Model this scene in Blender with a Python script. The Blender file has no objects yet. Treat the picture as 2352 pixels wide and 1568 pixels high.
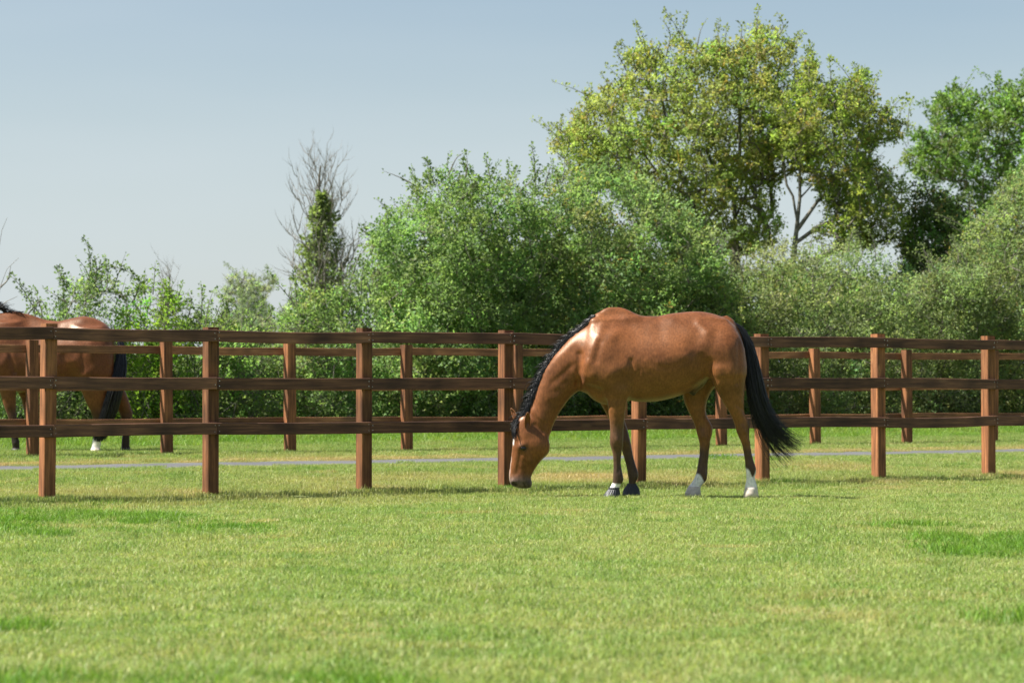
import bpy, math, random
import numpy as np
from mathutils import Vector

SC = bpy.context.scene
COL = SC.collection
R = math.radians
rng = np.random.default_rng(7)
random.seed(7)

# ------------------------------------------------------------------ camera, sky, sun, exposure
CAM_H, FPX, HOR, CX = 0.9, 6200.0, 891.0, 1176.0      # photo laid out on a 2352 px wide frame
cam = bpy.data.cameras.new('camera')
cam.sensor_width = 36.0
cam.lens = FPX / 2352 * 36
cam.clip_start, cam.clip_end = 0.1, 3000
cam.dof.use_dof = True
cam.dof.focus_distance = 22.3
cam.dof.aperture_fstop = 4.5
cam_o = bpy.data.objects.new('camera', cam)
cam_o.location = (0, 0, CAM_H)
cam_o.rotation_euler = (R(90) + math.atan((HOR - 784) / FPX), 0, 0)
COL.objects.link(cam_o)
SC.camera = cam_o

SHX, SHY = 0.74, 0.10                       # shadow of a 1 m upright on the ground
SUN_DIR = Vector((-SHX, -SHY, 1)).normalized()
SUN_EL = math.asin(SUN_DIR.z)
SUN_AZ = math.atan2(SUN_DIR.x, SUN_DIR.y)    # clockwise from +Y
w = bpy.data.worlds.new('World'); SC.world = w; w.use_nodes = True
nt = w.node_tree
bg = nt.nodes['Background']; bg.inputs[1].default_value = 0.05
sky = nt.nodes.new('ShaderNodeTexSky'); sky.sky_type = 'NISHITA'; sky.sun_disc = False
sky.sun_elevation = SUN_EL; sky.sun_rotation = SUN_AZ
sky.air_density = 1.0; sky.dust_density = 0.8; sky.ozone_density = 1.5; sky.altitude = 30
# thin summer haze lying along the whole horizon
gco = nt.nodes.new('ShaderNodeTexCoord'); sep = nt.nodes.new('ShaderNodeSeparateXYZ'); nt.links.new(gco.outputs['Generated'], sep.inputs[0])
hz = nt.nodes.new('ShaderNodeMapRange'); hz.interpolation_type = 'SMOOTHSTEP'
hz.inputs[1].default_value = -.02; hz.inputs[2].default_value = .17; hz.inputs[3].default_value = .92; hz.inputs[4].default_value = .20
nt.links.new(sep.outputs[2], hz.inputs[0])
hm = nt.nodes.new('ShaderNodeMix'); hm.data_type = 'RGBA'; hm.inputs[7].default_value = (5.3, 6.1, 6.85, 1)
wn = nt.nodes.new('ShaderNodeTexNoise'); wm_ = nt.nodes.new('ShaderNodeMapping'); wm_.inputs['Scale'].default_value = (2.2, 2.2, 14)
nt.links.new(gco.outputs['Generated'], wm_.inputs[0]); nt.links.new(wm_.outputs[0], wn.inputs['Vector']); wn.inputs['Scale'].default_value = 1.3; wn.inputs['Detail'].default_value = 3
wr = nt.nodes.new('ShaderNodeMapRange'); wr.inputs[1].default_value = .3; wr.inputs[2].default_value = .7; wr.inputs[3].default_value = -.14; wr.inputs[4].default_value = .14
nt.links.new(wn.outputs[0], wr.inputs[0])
wa = nt.nodes.new('ShaderNodeMath'); wa.operation = 'ADD'; wa.use_clamp = True; nt.links.new(hz.outputs[0], wa.inputs[0]); nt.links.new(wr.outputs[0], wa.inputs[1])
nt.links.new(wa.outputs[0], hm.inputs[0]); nt.links.new(sky.outputs[0], hm.inputs[6])
vt = nt.nodes.new('ShaderNodeMix'); vt.data_type = 'RGBA'; vt.blend_type = 'MULTIPLY'; vt.inputs[0].default_value = 1; vt.inputs[7].default_value = (.93, .90, .86, 1)
nt.links.new(hm.outputs[2], vt.inputs[6]); nt.links.new(vt.outputs[2], bg.inputs[0])
sun = bpy.data.lights.new('sun', 'SUN'); sun.energy = 4.3; sun.angle = R(0.53); sun.color = (1, .955, .88)
sun_o = bpy.data.objects.new('sun', sun); COL.objects.link(sun_o)
sun_o.rotation_euler = (-SUN_DIR).to_track_quat('-Z', 'Y').to_euler()
sun_o.location = (-20, 20, 30)
SC.view_settings.view_transform = 'Standard'; SC.view_settings.look = 'None'
SC.view_settings.gamma = 1; SC.view_settings.use_curve_mapping = False
SC.view_settings.exposure = 1.42
SC.cycles.diffuse_bounces = 6

# ------------------------------------------------------------------ helpers
def px(x, y, Y):
    """photo position on the 2352-wide frame at depth Y -> world"""
    return ((x - CX) / FPX * Y, Y, CAM_H + (HOR - y) / FPX * Y)

P1 = np.array([-3.763, 21.85])               # base of the nearest fence post in view
TH = R(33.0)
FD = np.array([math.cos(TH), math.sin(TH)])  # along the fences
FN = np.array([-math.sin(TH), math.cos(TH)]) # across, away from the camera

def ss(a, b, x):
    t = np.clip((x - a) / (b - a), 0, 1)
    return t * t * (3 - 2 * t)

def gh(X, Y):
    v = (np.asarray(X) - P1[0]) * FN[0] + (np.asarray(Y) - P1[1]) * FN[1]
    z = 0.055 * ss(0.6, 5.5, v) + 0.045 * ss(6.5, 9.5, v) + 0.04 * ss(11, 18, v)
    z = z - .045 * ss(.1, -1.0, v)
    near = ss(30, 20, np.asarray(Y)) * ss(2.0, -1.0, v)
    return z + near * 0.012 * np.sin(np.asarray(X) * 1.1 + 1.3) * np.sin(np.asarray(Y) * .63)

def tag(o, label=None, cat=None, group=None, kind=None):
    if label: o['label'] = label
    if cat: o['category'] = cat
    if group: o['group'] = group
    if kind: o['kind'] = kind
    return o

def empty(name, loc, label, cat, group=None):
    o = bpy.data.objects.new(name, None); o.empty_display_size = .2
    o.location = loc; COL.objects.link(o)
    return tag(o, label, cat, group)

def mesh_np(name, V, F, mat, parent=None, smooth=False, cols=None, link=True, k=None):
    """V (n,3); F (m,k) int array or list of such arrays; cols (n,3)"""
    V = np.asarray(V, dtype=np.float32)
    if parent is not None:
        V = V - np.array(parent.matrix_basis.translation if parent.parent is None else
                         parent.parent.matrix_basis.translation, dtype=np.float32)
    Fs = F if isinstance(F, list) else [F]
    me = bpy.data.meshes.new(name)
    me.vertices.add(len(V)); me.vertices.foreach_set('co', V.ravel())
    loops = np.concatenate([np.asarray(f, dtype=np.int32).ravel() for f in Fs])
    starts, off = [], 0
    for f in Fs:
        f = np.asarray(f)
        starts.append(off + np.arange(len(f)) * f.shape[1]); off += f.size
    starts = np.concatenate(starts).astype(np.int32)
    me.loops.add(len(loops)); me.loops.foreach_set('vertex_index', loops)
    me.polygons.add(len(starts)); me.polygons.foreach_set('loop_start', starts)
    me.update(calc_edges=True)
    if smooth: me.polygons.foreach_set('use_smooth', np.ones(len(starts), dtype=bool))
    if cols is not None:
        a = me.color_attributes.new('col', 'FLOAT_COLOR', 'POINT')
        c4 = np.ones((len(V), 4), dtype=np.float32); c4[:, :3] = cols
        a.data.foreach_set('color', c4.ravel())
    me.validate()
    me.materials.append(mat)
    o = bpy.data.objects.new(name, me)
    if link: COL.objects.link(o)
    if parent is not None: o.parent = parent
    return o

def new_mat(name):
    m = bpy.data.materials.new(name); m.use_nodes = True
    n = m.node_tree.nodes
    return m, m.node_tree, n['Principled BSDF'], n['Material Output']

def nd(t, typ, **kw):
    n = t.nodes.new('ShaderNode' + typ)
    for k, v in kw.items():
        if k.startswith('i_'):
            key = k[2:]; key = int(key) if key.isdigit() else key.replace('_', ' ')
            n.inputs[key].default_value = v
        else: setattr(n, k, v)
    return n

def ramp(t, fac, stops):
    r = t.nodes.new('ShaderNodeValToRGB')
    e = r.color_ramp.elements
    while len(e) < len(stops): e.new(.5)
    for i, (p, c) in enumerate(stops):
        e[i].position = p; e[i].color = c if len(c) == 4 else (*c, 1)
    t.links.new(fac, r.inputs[0])
    return r.outputs[0]

def mixc(t, a, b, fac=None, mode='MIX', f=.5):
    m = t.nodes.new('ShaderNodeMix'); m.data_type = 'RGBA'; m.blend_type = mode
    m.inputs[0].default_value = f
    for s, v in ((6, a), (7, b)):
        if isinstance(v, (tuple, list)): m.inputs[s].default_value = (*v[:3], 1)
        else: t.links.new(v, m.inputs[s])
    if fac is not None: t.links.new(fac, m.inputs[0])
    return m.outputs[2]

def leaf_mat(name, rough=.55, trans=.55, spec=.25, tint=(1.15, 1.2, .75)):
    m, t, b, out = new_mat(name)
    at = nd(t, 'Attribute', attribute_name='col')
    t.links.new(at.outputs['Color'], b.inputs['Base Color'])
    b.inputs['Roughness'].default_value = rough
    b.inputs['Specular IOR Level'].default_value = spec
    tr = nd(t, 'BsdfTranslucent')
    tc = mixc(t, at.outputs['Color'], tint, mode='MULTIPLY', f=1.0)
    t.links.new(tc, tr.inputs[0])
    mx = nd(t, 'MixShader'); mx.inputs[0].default_value = trans
    t.links.new(b.outputs[0], mx.inputs[1]); t.links.new(tr.outputs[0], mx.inputs[2])
    t.links.new(mx.outputs[0], out.inputs[0])
    return m

# ------------------------------------------------------------------ materials
def wood_mat(name, c_dark, c_mid, c_light, seed):
    m, t, b, out = new_mat(name)
    tc = nd(t, 'TexCoord')
    oi = nd(t, 'ObjectInfo')
    mp = nd(t, 'Mapping'); mp.inputs['Scale'].default_value = (1, 1, 1)
    t.links.new(tc.outputs['Object'], mp.inputs[0])
    ad = nd(t, 'VectorMath', operation='ADD'); cm = nd(t, 'CombineXYZ')
    ml = nd(t, 'Math', operation='MULTIPLY'); ml.inputs[1].default_value = 37.0
    t.links.new(oi.outputs['Random'], ml.inputs[0]); t.links.new(ml.outputs[0], cm.inputs[0]); t.links.new(ml.outputs[0], cm.inputs[1])
    t.links.new(mp.outputs[0], ad.inputs[0]); t.links.new(cm.outputs[0], ad.inputs[1])
    # grain: stretched along local X (boards are modelled with length on X)
    st = nd(t, 'VectorMath', operation='MULTIPLY'); st.inputs[1].default_value = (2.2, 40, 40)
    t.links.new(ad.outputs[0], st.inputs[0])
    n1 = nd(t, 'TexNoise', i_Scale=1.0, i_Detail=6.0, i_Roughness=.65); t.links.new(st.outputs[0], n1.inputs['Vector'])
    n2 = nd(t, 'TexNoise', i_Scale=2.3, i_Detail=3.0); t.links.new(ad.outputs[0], n2.inputs['Vector'])
    c1 = ramp(t, n1.outputs[0], [(.3, c_dark), (.5, c_mid), (.72, c_light)])
    c2 = ramp(t, n2.outputs[0], [(.32, (.55, .55, .58)), (.62, (1.25, 1.15, 1.05))])
    c = mixc(t, c1, c2, mode='MULTIPLY', f=1.0)
    # knots
    vs = nd(t, 'VectorMath', operation='MULTIPLY'); vs.inputs[1].default_value = (2.1, 7, 7)
    t.links.new(ad.outputs[0], vs.inputs[0])
    vo = nd(t, 'TexVoronoi', i_Scale=1.0); t.links.new(vs.outputs[0], vo.inputs['Vector'])
    kf = ramp(t, vo.outputs['Distance'], [(.0, (1, 1, 1)), (.10, (.7, .7, .7)), (.17, (0, 0, 0))])
    c = mixc(t, c, tuple(x * .8 for x in c_light), fac=kf)
    kf2 = ramp(t, vo.outputs['Distance'], [(.0, (.8, .8, .8)), (.05, (0, 0, 0))])
    c = mixc(t, c, tuple(x * .6 for x in c_dark), fac=kf2)
    # each board its own tone
    hv = nd(t, 'HueSaturation'); mr = nd(t, 'MapRange'); mr.inputs[3].default_value = .8; mr.inputs[4].default_value = 1.25
    t.links.new(oi.outputs['Random'], mr.inputs[0]); t.links.new(mr.outputs[0], hv.inputs['Value']); t.links.new(c, hv.inputs['Color'])
    t.links.new(hv.outputs[0], b.inputs['Base Color'])
    b.inputs['Roughness'].default_value = .72; b.inputs['Specular IOR Level'].default_value = .25
    bp = nd(t, 'Bump'); bp.inputs['Strength'].default_value = .5; bp.inputs['Distance'].default_value = .004
    t.links.new(n1.outputs[0], bp.inputs['Height']); t.links.new(bp.outputs[0], b.inputs['Normal'])
    return m

M_POST = wood_mat('post_wood', (.080, .036, .018), (.19, .084, .038), (.36, .165, .072), 1)
M_RAIL = wood_mat('rail_wood', (.055, .030, .023), (.115, .060, .041), (.22, .115, .07), 2)
M_RAIL2 = wood_mat('back_rail_wood', (.12, .055, .028), (.22, .105, .052), (.38, .20, .10), 3)  # back fence rails, their lit look put into a lighter tone
m, t, b, out = new_mat('galvanised_nail'); b.inputs['Base Color'].default_value = (.75, .75, .78, 1); b.inputs['Metallic'].default_value = .8; b.inputs['Roughness'].default_value = .35
M_NAIL = m

def ground_mats():
    def patches(t, pos, soft=1.0):
        """0 = green turf, 1 = dry straw; and a lush mask"""
        n = nd(t, 'TexNoise', i_Scale=.85, i_Detail=4.0, i_Roughness=.6); t.links.new(pos, n.inputs['Vector'])
        n2 = nd(t, 'TexNoise', i_Scale=3.2, i_Detail=3.0, i_Roughness=.6); t.links.new(pos, n2.inputs['Vector'])
        return n.outputs[0], n2.outputs[0]
    # soil under the turf
    m, t, b, out = new_mat('turf_soil')
    ge = nd(t, 'NewGeometry')
    a, c = patches(t, ge.outputs['Position'])
    c1 = ramp(t, c, [(.3, (.09, .125, .035)), (.55, (.15, .185, .06)), (.75, (.22, .22, .10))])
    t.links.new(c1, b.inputs['Base Color']); b.inputs['Roughness'].default_value = .95; b.inputs['Specular IOR Level'].default_value = .1
    # blades
    g, t, b, out = new_mat('grass_blade')
    ge = nd(t, 'NewGeometry')
    at = nd(t, 'Attribute', attribute_name='col')
    dr = nd(t, 'Attribute', attribute_name='dry', attribute_type='INSTANCER')
    lu = nd(t, 'Attribute', attribute_name='lush', attribute_type='INSTANCER')
    a, c = patches(t, ge.outputs['Position'])
    tone = ramp(t, a, [(.30, (.74, .90, .68)), (.5, (1, 1, 1)), (.68, (1.18, 1.08, 1.15))])
    col = mixc(t, at.outputs['Color'], tone, mode='MULTIPLY', f=1.0)
    tone2 = ramp(t, c, [(.32, (.8, .9, .76)), (.5, (1, 1, 1)), (.70, (1.16, 1.08, 1.15))])
    col = mixc(t, col, tone2, mode='MULTIPLY', f=1.0)
    col = mixc(t, col, (.52, .39, .20), fac=dr.outputs['Fac'])
    lushc = mixc(t, at.outputs['Color'], (.56, .80, .44), mode='MULTIPLY', f=1.0)
    col = mixc(t, col, lushc, fac=lu.outputs['Fac'])
    t.links.new(col, b.inputs['Base Color'])
    b.inputs['Roughness'].default_value = .48; b.inputs['Specular IOR Level'].default_value = .3
    tr = nd(t, 'BsdfTranslucent'); tcx = mixc(t, col, (1.2, 1.2, .7), mode='MULTIPLY', f=1.0); t.links.new(tcx, tr.inputs[0])
    mx = nd(t, 'MixShader'); mx.inputs[0].default_value = .42
    t.links.new(b.outputs[0], mx.inputs[1]); t.links.new(tr.outputs[0], mx.inputs[2]); t.links.new(mx.outputs[0], out.inputs[0])
    # lane
    l, t, b, out = new_mat('lane_asphalt')
    ge = nd(t, 'NewGeometry')
    n = nd(t, 'TexNoise', i_Scale=60.0, i_Detail=3.0); t.links.new(ge.outputs['Position'], n.inputs['Vector'])
    n2 = nd(t, 'TexNoise', i_Scale=1.2, i_Detail=3.0); t.links.new(ge.outputs['Position'], n2.inputs['Vector'])
    c1 = ramp(t, n.outputs[0], [(.3, (.082, .083, .086)), (.7, (.125, .125, .127))])
    c2 = ramp(t, n2.outputs[0], [(.3, (.8, .8, .8)), (.7, (1.1, 1.08, 1.05))])
    t.links.new(mixc(t, c1, c2, mode='MULTIPLY', f=1.0), b.inputs['Base Color']); b.inputs['Roughness'].default_value = .8
    bp = nd(t, 'Bump'); bp.inputs['Strength'].default_value = .4; bp.inputs['Distance'].default_value = .003
    t.links.new(n.outputs[0], bp.inputs['Height']); t.links.new(bp.outputs[0], b.inputs['Normal'])
    return m, g, l
M_SOIL, M_GRASS, M_LANE = ground_mats()

m, t, b, out = new_mat('bark')
tc = nd(t, 'NewGeometry'); n = nd(t, 'TexNoise', i_Scale=14.0, i_Detail=5.0); t.links.new(tc.outputs['Position'], n.inputs['Vector'])
t.links.new(ramp(t, n.outputs[0], [(.3, (.075, .065, .05)), (.6, (.17, .155, .125)), (.8, (.25, .235, .195))]), b.inputs['Base Color'])
b.inputs['Roughness'].default_value = .9
M_BARK = m
m, t, b, out = new_mat('dead_twig')
tc = nd(t, 'NewGeometry'); n = nd(t, 'TexNoise', i_Scale=9.0, i_Detail=4.0); t.links.new(tc.outputs['Position'], n.inputs['Vector'])
t.links.new(ramp(t, n.outputs[0], [(.3, (.13, .115, .10)), (.7, (.25, .225, .19))]), b.inputs['Base Color'])
b.inputs['Roughness'].default_value = .9
M_DEAD = m
M_LEAF = leaf_mat('hedge_leaf')
M_LEAF_GLOSS = leaf_mat('glossy_leaf', rough=.42, trans=.45, spec=.45)

def coat_mat():
    m, t, b, out = new_mat('bay_coat')
    at = nd(t, 'Attribute', attribute_name='col')
    tc = nd(t, 'TexCoord')
    mp = nd(t, 'Mapping'); mp.inputs['Scale'].default_value = (1, 1, 1); t.links.new(tc.outputs['Object'], mp.inputs[0])
    n = nd(t, 'TexNoise', i_Scale=5.0, i_Detail=5.0, i_Roughness=.6); t.links.new(mp.outputs[0], n.inputs['Vector'])
    st = nd(t, 'VectorMath', operation='MULTIPLY'); st.inputs[1].default_value = (75, 75, 30); t.links.new(tc.outputs['Object'], st.inputs[0])
    h = nd(t, 'TexNoise', i_Scale=1.0, i_Detail=3.0); t.links.new(st.outputs[0], h.inputs['Vector'])
    c = mixc(t, at.outputs['Color'], ramp(t, n.outputs[0], [(.3, (.66, .64, .62)), (.5, (1, 1, 1)), (.7, (1.25, 1.22, 1.15))]), mode='MULTIPLY', f=1.0)
    c = mixc(t, c, ramp(t, h.outputs[0], [(.3, (.74, .74, .74)), (.7, (1.22, 1.22, 1.22))]), mode='MULTIPLY', f=1.0)
    t.links.new(c, b.inputs['Base Color'])
    rr = nd(t, 'MapRange'); rr.inputs[3].default_value = .30; rr.inputs[4].default_value = .50
    t.links.new(n.outputs[0], rr.inputs[0]); t.links.new(rr.outputs[0], b.inputs['Roughness'])
    b.inputs['Specular IOR Level'].default_value = .42; b.inputs['Specular Tint'].default_value = (1, .80, .62, 1)
    b.inputs['Sheen Weight'].default_value = .05; b.inputs['Sheen Roughness'].default_value = .4
    b.inputs['Sheen Tint'].default_value = (1, .85, .7, 1)
    bp = nd(t, 'Bump'); bp.inputs['Strength'].default_value = .3; bp.inputs['Distance'].default_value = .004
    t.links.new(h.outputs[0], bp.inputs['Height']); t.links.new(bp.outputs[0], b.inputs['Normal'])
    return m
M_COAT = coat_mat()
m, t, b, out = new_mat('black_horse_hair')
b.inputs['Base Color'].default_value = (.011, .011, .013, 1); b.inputs['Roughness'].default_value = .38; b.inputs['Specular IOR Level'].default_value = .55
M_HAIR = m
m, t, b, out = new_mat('eye'); b.inputs['Base Color'].default_value = (.008, .006, .005, 1); b.inputs['Roughness'].default_value = .08
M_EYE = m
m, t, b, out = new_mat('rubber'); b.inputs['Base Color'].default_value = (.022, .024, .028, 1); b.inputs['Roughness'].default_value = .5
M_RUBBER = m
m, t, b, out = new_mat('pale_hoof')
tc = nd(t, 'TexCoord'); n = nd(t, 'TexNoise', i_Scale=30.0, i_Detail=3.0); t.links.new(tc.outputs['Object'], n.inputs['Vector'])
t.links.new(ramp(t, n.outputs[0], [(.3, (.5, .42, .35)), (.7, (.68, .6, .52))]), b.inputs['Base Color']); b.inputs['Roughness'].default_value = .6
M_HOOF = m
m, t, b, out = new_mat('dark_hoof'); b.inputs['Base Color'].default_value = (.05, .045, .04, 1); b.inputs['Roughness'].default_value = .6
M_HOOFD = m

# ------------------------------------------------------------------ ground, lane
def grid_sheet(name, us, vs, fn, mat, smooth=True):
    U, V = np.meshgrid(us, vs, indexing='ij')
    P = fn(U.ravel(), V.ravel())
    nu, nv = len(us), len(vs)
    i = np.arange(nu * nv).reshape(nu, nv)
    F = np.stack([i[:-1, :-1], i[1:, :-1], i[1:, 1:], i[:-1, 1:]], -1).reshape(-1, 4)
    return mesh_np(name, P, F, mat, smooth=smooth)
xs = np.concatenate([[-900, -400, -150, -60], np.arange(-30, 30.1, .5), [60, 150, 400, 900]])
ys = np.concatenate([[-200, -60, -20], np.arange(-5, 75.1, .5), [100, 150, 300, 700, 1800]])
g = grid_sheet('ground', xs, ys, lambda X, Y: np.stack([X, Y, gh(X, Y)], 1), M_SOIL)
tag(g, kind='structure')
LV0, LV1 = 5.3, 7.0
def lane_fn(U, V):
    X = P1[0] + FD[0] * U + FN[0] * V; Y = P1[1] + FD[1] * U + FN[1] * V
    return np.stack([X, Y, gh(X, Y) + .006], 1)
ln = grid_sheet('path', np.arange(-25, 40, .5), np.linspace(LV0, LV1, 8), lane_fn, M_LANE)
tag(ln, kind='structure')

# ------------------------------------------------------------------ fences
def board_mesh(name, L, H, T, mat, bev=.004, sag=0.0, seg=6, warp=0.0):
    """board along local X from 0 to L, height H on Z (centred), thickness T on Y (centred)"""
    xs_ = np.linspace(0, L, seg + 1)
    prof = []
    hh, tt = H / 2, T / 2
    for (y, z) in ((-tt + bev, -hh), (tt - bev, -hh), (tt, -hh + bev), (tt, hh - bev), (tt - bev, hh), (-tt + bev, hh), (-tt, hh - bev), (-tt, -hh + bev)):
        prof.append((y, z))
    prof = np.array(prof); n = len(prof)
    V = []
    for x in xs_:
        s = math.sin(math.pi * x / L)
        V.append(np.column_stack([np.full(n, x), prof[:, 0] + warp * s, prof[:, 1] - sag * s]))
    V = np.concatenate(V); F = []
    for k in range(seg):
        for j in range(n):
            F.append((k * n + j, k * n + (j + 1) % n, (k + 1) * n + (j + 1) % n, (k + 1) * n + j))
    me = bpy.data.meshes.new(name)
    faces = [tuple(f) for f in F] + [tuple(range(n - 1, -1, -1)), tuple(range(seg * n, seg * n + n))]
    me.from_pydata([tuple(v) for v in V], [], faces); me.materials.append(mat)
    return me

def nails_mesh(pts, nrm):
    V, F = [], []
    nrm = Vector(nrm); a = Vector((0, 0, 1)); bvec = nrm.cross(a).normalized()
    for p in pts:
        b0 = len(V); p = Vector(p)
        for k in range(6):
            an = k * math.pi / 3
            V.append(tuple(p + (a * math.cos(an) + bvec * math.sin(an)) * .006 + nrm * .0012))
        V.append(tuple(p + nrm * .003))
        for k in range(6): F.append((b0 + k, b0 + (k + 1) % 6, b0 + 6))
    me = bpy.data.meshes.new('nails'); me.from_pydata(V, [], F); me.materials.append(M_NAIL); return me

def fence(name, label, posts, phs, pw, pt, rails, rh, rt, side, rmat, group=None):
    """posts: list of (X,Y); rails: heights of rail centres; side -1 = camera side of the posts"""
    e = empty(name, (posts[0][0], posts[0][1], float(gh(*posts[0]))), label, 'fence')
    o0 = Vector(e.location)
    ang = math.atan2(FD[1], FD[0])
    rr = random.Random(5 if side < 0 else 6)
    n = len(posts)
    off = [[rr.uniform(-.008, .008) for _ in posts] for _ in rails]
    for i, (X, Y) in enumerate(posts):
        z0 = float(gh(X, Y)); H = phs + rr.uniform(-.012, .012)
        me = board_mesh('post', H + .25, pw, pt, M_POST, bev=.006, seg=1)
        p = bpy.data.objects.new('post', me); COL.objects.link(p); p.parent = e
        # length axis X -> up, Z -> along the fence, Y -> across
        p.rotation_mode = 'XYZ'
        from mathutils import Matrix
        ax = Vector((rr.uniform(-.011, .011), rr.uniform(-.011, .011), 1)).normalized()
        zz = Vector((FD[0], FD[1], 0)); zz = (zz - ax * zz.dot(ax)).normalized()
        yy = zz.cross(ax)
        M = Matrix((ax, yy, zz)).transposed().to_4x4()
        p.rotation_euler = M.to_euler()
        p.location = Vector((X, Y, z0 - .25)) - o0
        nn = Vector((-FN[0], -FN[1], 0)) if side < 0 else None
        if side < 0:
            pts = []
            for r_, hz in enumerate(rails):
                c = Vector((X, Y, z0 + hz + off[r_][i])) - p.location - o0
                for sx in (-1, 1):
                    if rr.random() < .25: zs = [(rr.uniform(-.02, .02))]
                    else: zs = [.024 + rr.uniform(-.006, .006), -.024 + rr.uniform(-.006, .006)]
                    for zz_ in zs:
                        q = c + Vector((FD[0], FD[1], 0)) * (sx * .02 + rr.uniform(-.004, .004) + .012) + Vector((0, 0, zz_)) + nn * (pt / 2 + rt)
                        pts.append(M.inverted() @ q)
            nm = bpy.data.objects.new('nail', nails_mesh(pts, M.inverted() @ nn)); COL.objects.link(nm); nm.parent = p
            nm['kind'] = 'stuff'
    for i in range(n - 1):
        for r_, hz in enumerate(rails):
            A = np.array(posts[i]); B = np.array(posts[i + 1])
            ov = .012
            a3 = Vector((A[0], A[1], float(gh(*A)) + hz + off[r_][i])); b3 = Vector((B[0], B[1], float(gh(*B)) + hz + off[r_][i + 1] + rr.uniform(-.004, .004)))
            d = (b3 - a3)
            a3 = a3 + d.normalized() * (ov + .0015); L = d.length - .003
            me = board_mesh('rail', L, rh + rr.uniform(-.003, .003), rt, rmat, sag=rr.uniform(-.006, .014), warp=rr.uniform(-.008, .008))
            rl = bpy.data.objects.new('rail', me); COL.objects.link(rl); rl.parent = e
            up = Vector((0, 0, 1)); xx = d.normalized(); yy = up.cross(xx).normalized(); zz = xx.cross(yy)
            from mathutils import Matrix
            rl.rotation_euler = Matrix((xx, yy, zz)).transposed().to_4x4().to_euler()
            nrm = Vector((FN[0], FN[1], 0)) * (side * (pt / 2 + rt / 2 + .002))
            rl.location = a3 + nrm - o0
    return e

# front fence: post feet read off the photo
def on_fence(xpix, p0):
    """intersection of the view column xpix with the fence line through p0"""
    k = (xpix - CX) / FPX
    # p0 + s*FD has X = k*Y
    s = (k * p0[1] - p0[0]) / (FD[0] - k * FD[1])
    return (p0[0] + s * FD[0], p0[1] + s * FD[1])
front_px = [108, 484, 836, 1161, 1466, 1751, 2018, 2270]
fp = [on_fence(x, P1) for x in front_px]
st = (np.array(fp[1]) - np.array(fp[0])); st2 = np.array(fp[-1]) - np.array(fp[-2])
fp = [tuple(np.array(fp[0]) - 2 * st), tuple(np.array(fp[0]) - st)] + fp + [tuple(np.array(fp[-1]) + st2), tuple(np.array(fp[-1]) + 2 * st2)]
fence('front_fence', 'near dark brown timber post and rail fence running behind the grazing horse', fp, 1.42, .105, .108, (1.338, .945, .563), .1, .042, -1, M_RAIL)
PB = np.array([-4.15, 32.4])
back_px = [76, 384, 667, 935, 1190, 1428, 1657, 1873, 2083, 2279]
bp_ = [on_fence(x, PB) for x in back_px]
st = (np.array(bp_[1]) - np.array(bp_[0])); st2 = np.array(bp_[-1]) - np.array(bp_[-2])
bp_ = [tuple(np.array(bp_[0]) - 2 * st), tuple(np.array(bp_[0]) - st)] + bp_ + [tuple(np.array(bp_[-1]) + st2), tuple(np.array(bp_[-1]) + 2 * st2)]
fence('back_fence', 'farther timber post and rail fence beyond the narrow lane', bp_, 1.36, .118, .118, (1.265, .825, .39), .095, .04, 1, M_RAIL2)

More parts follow.
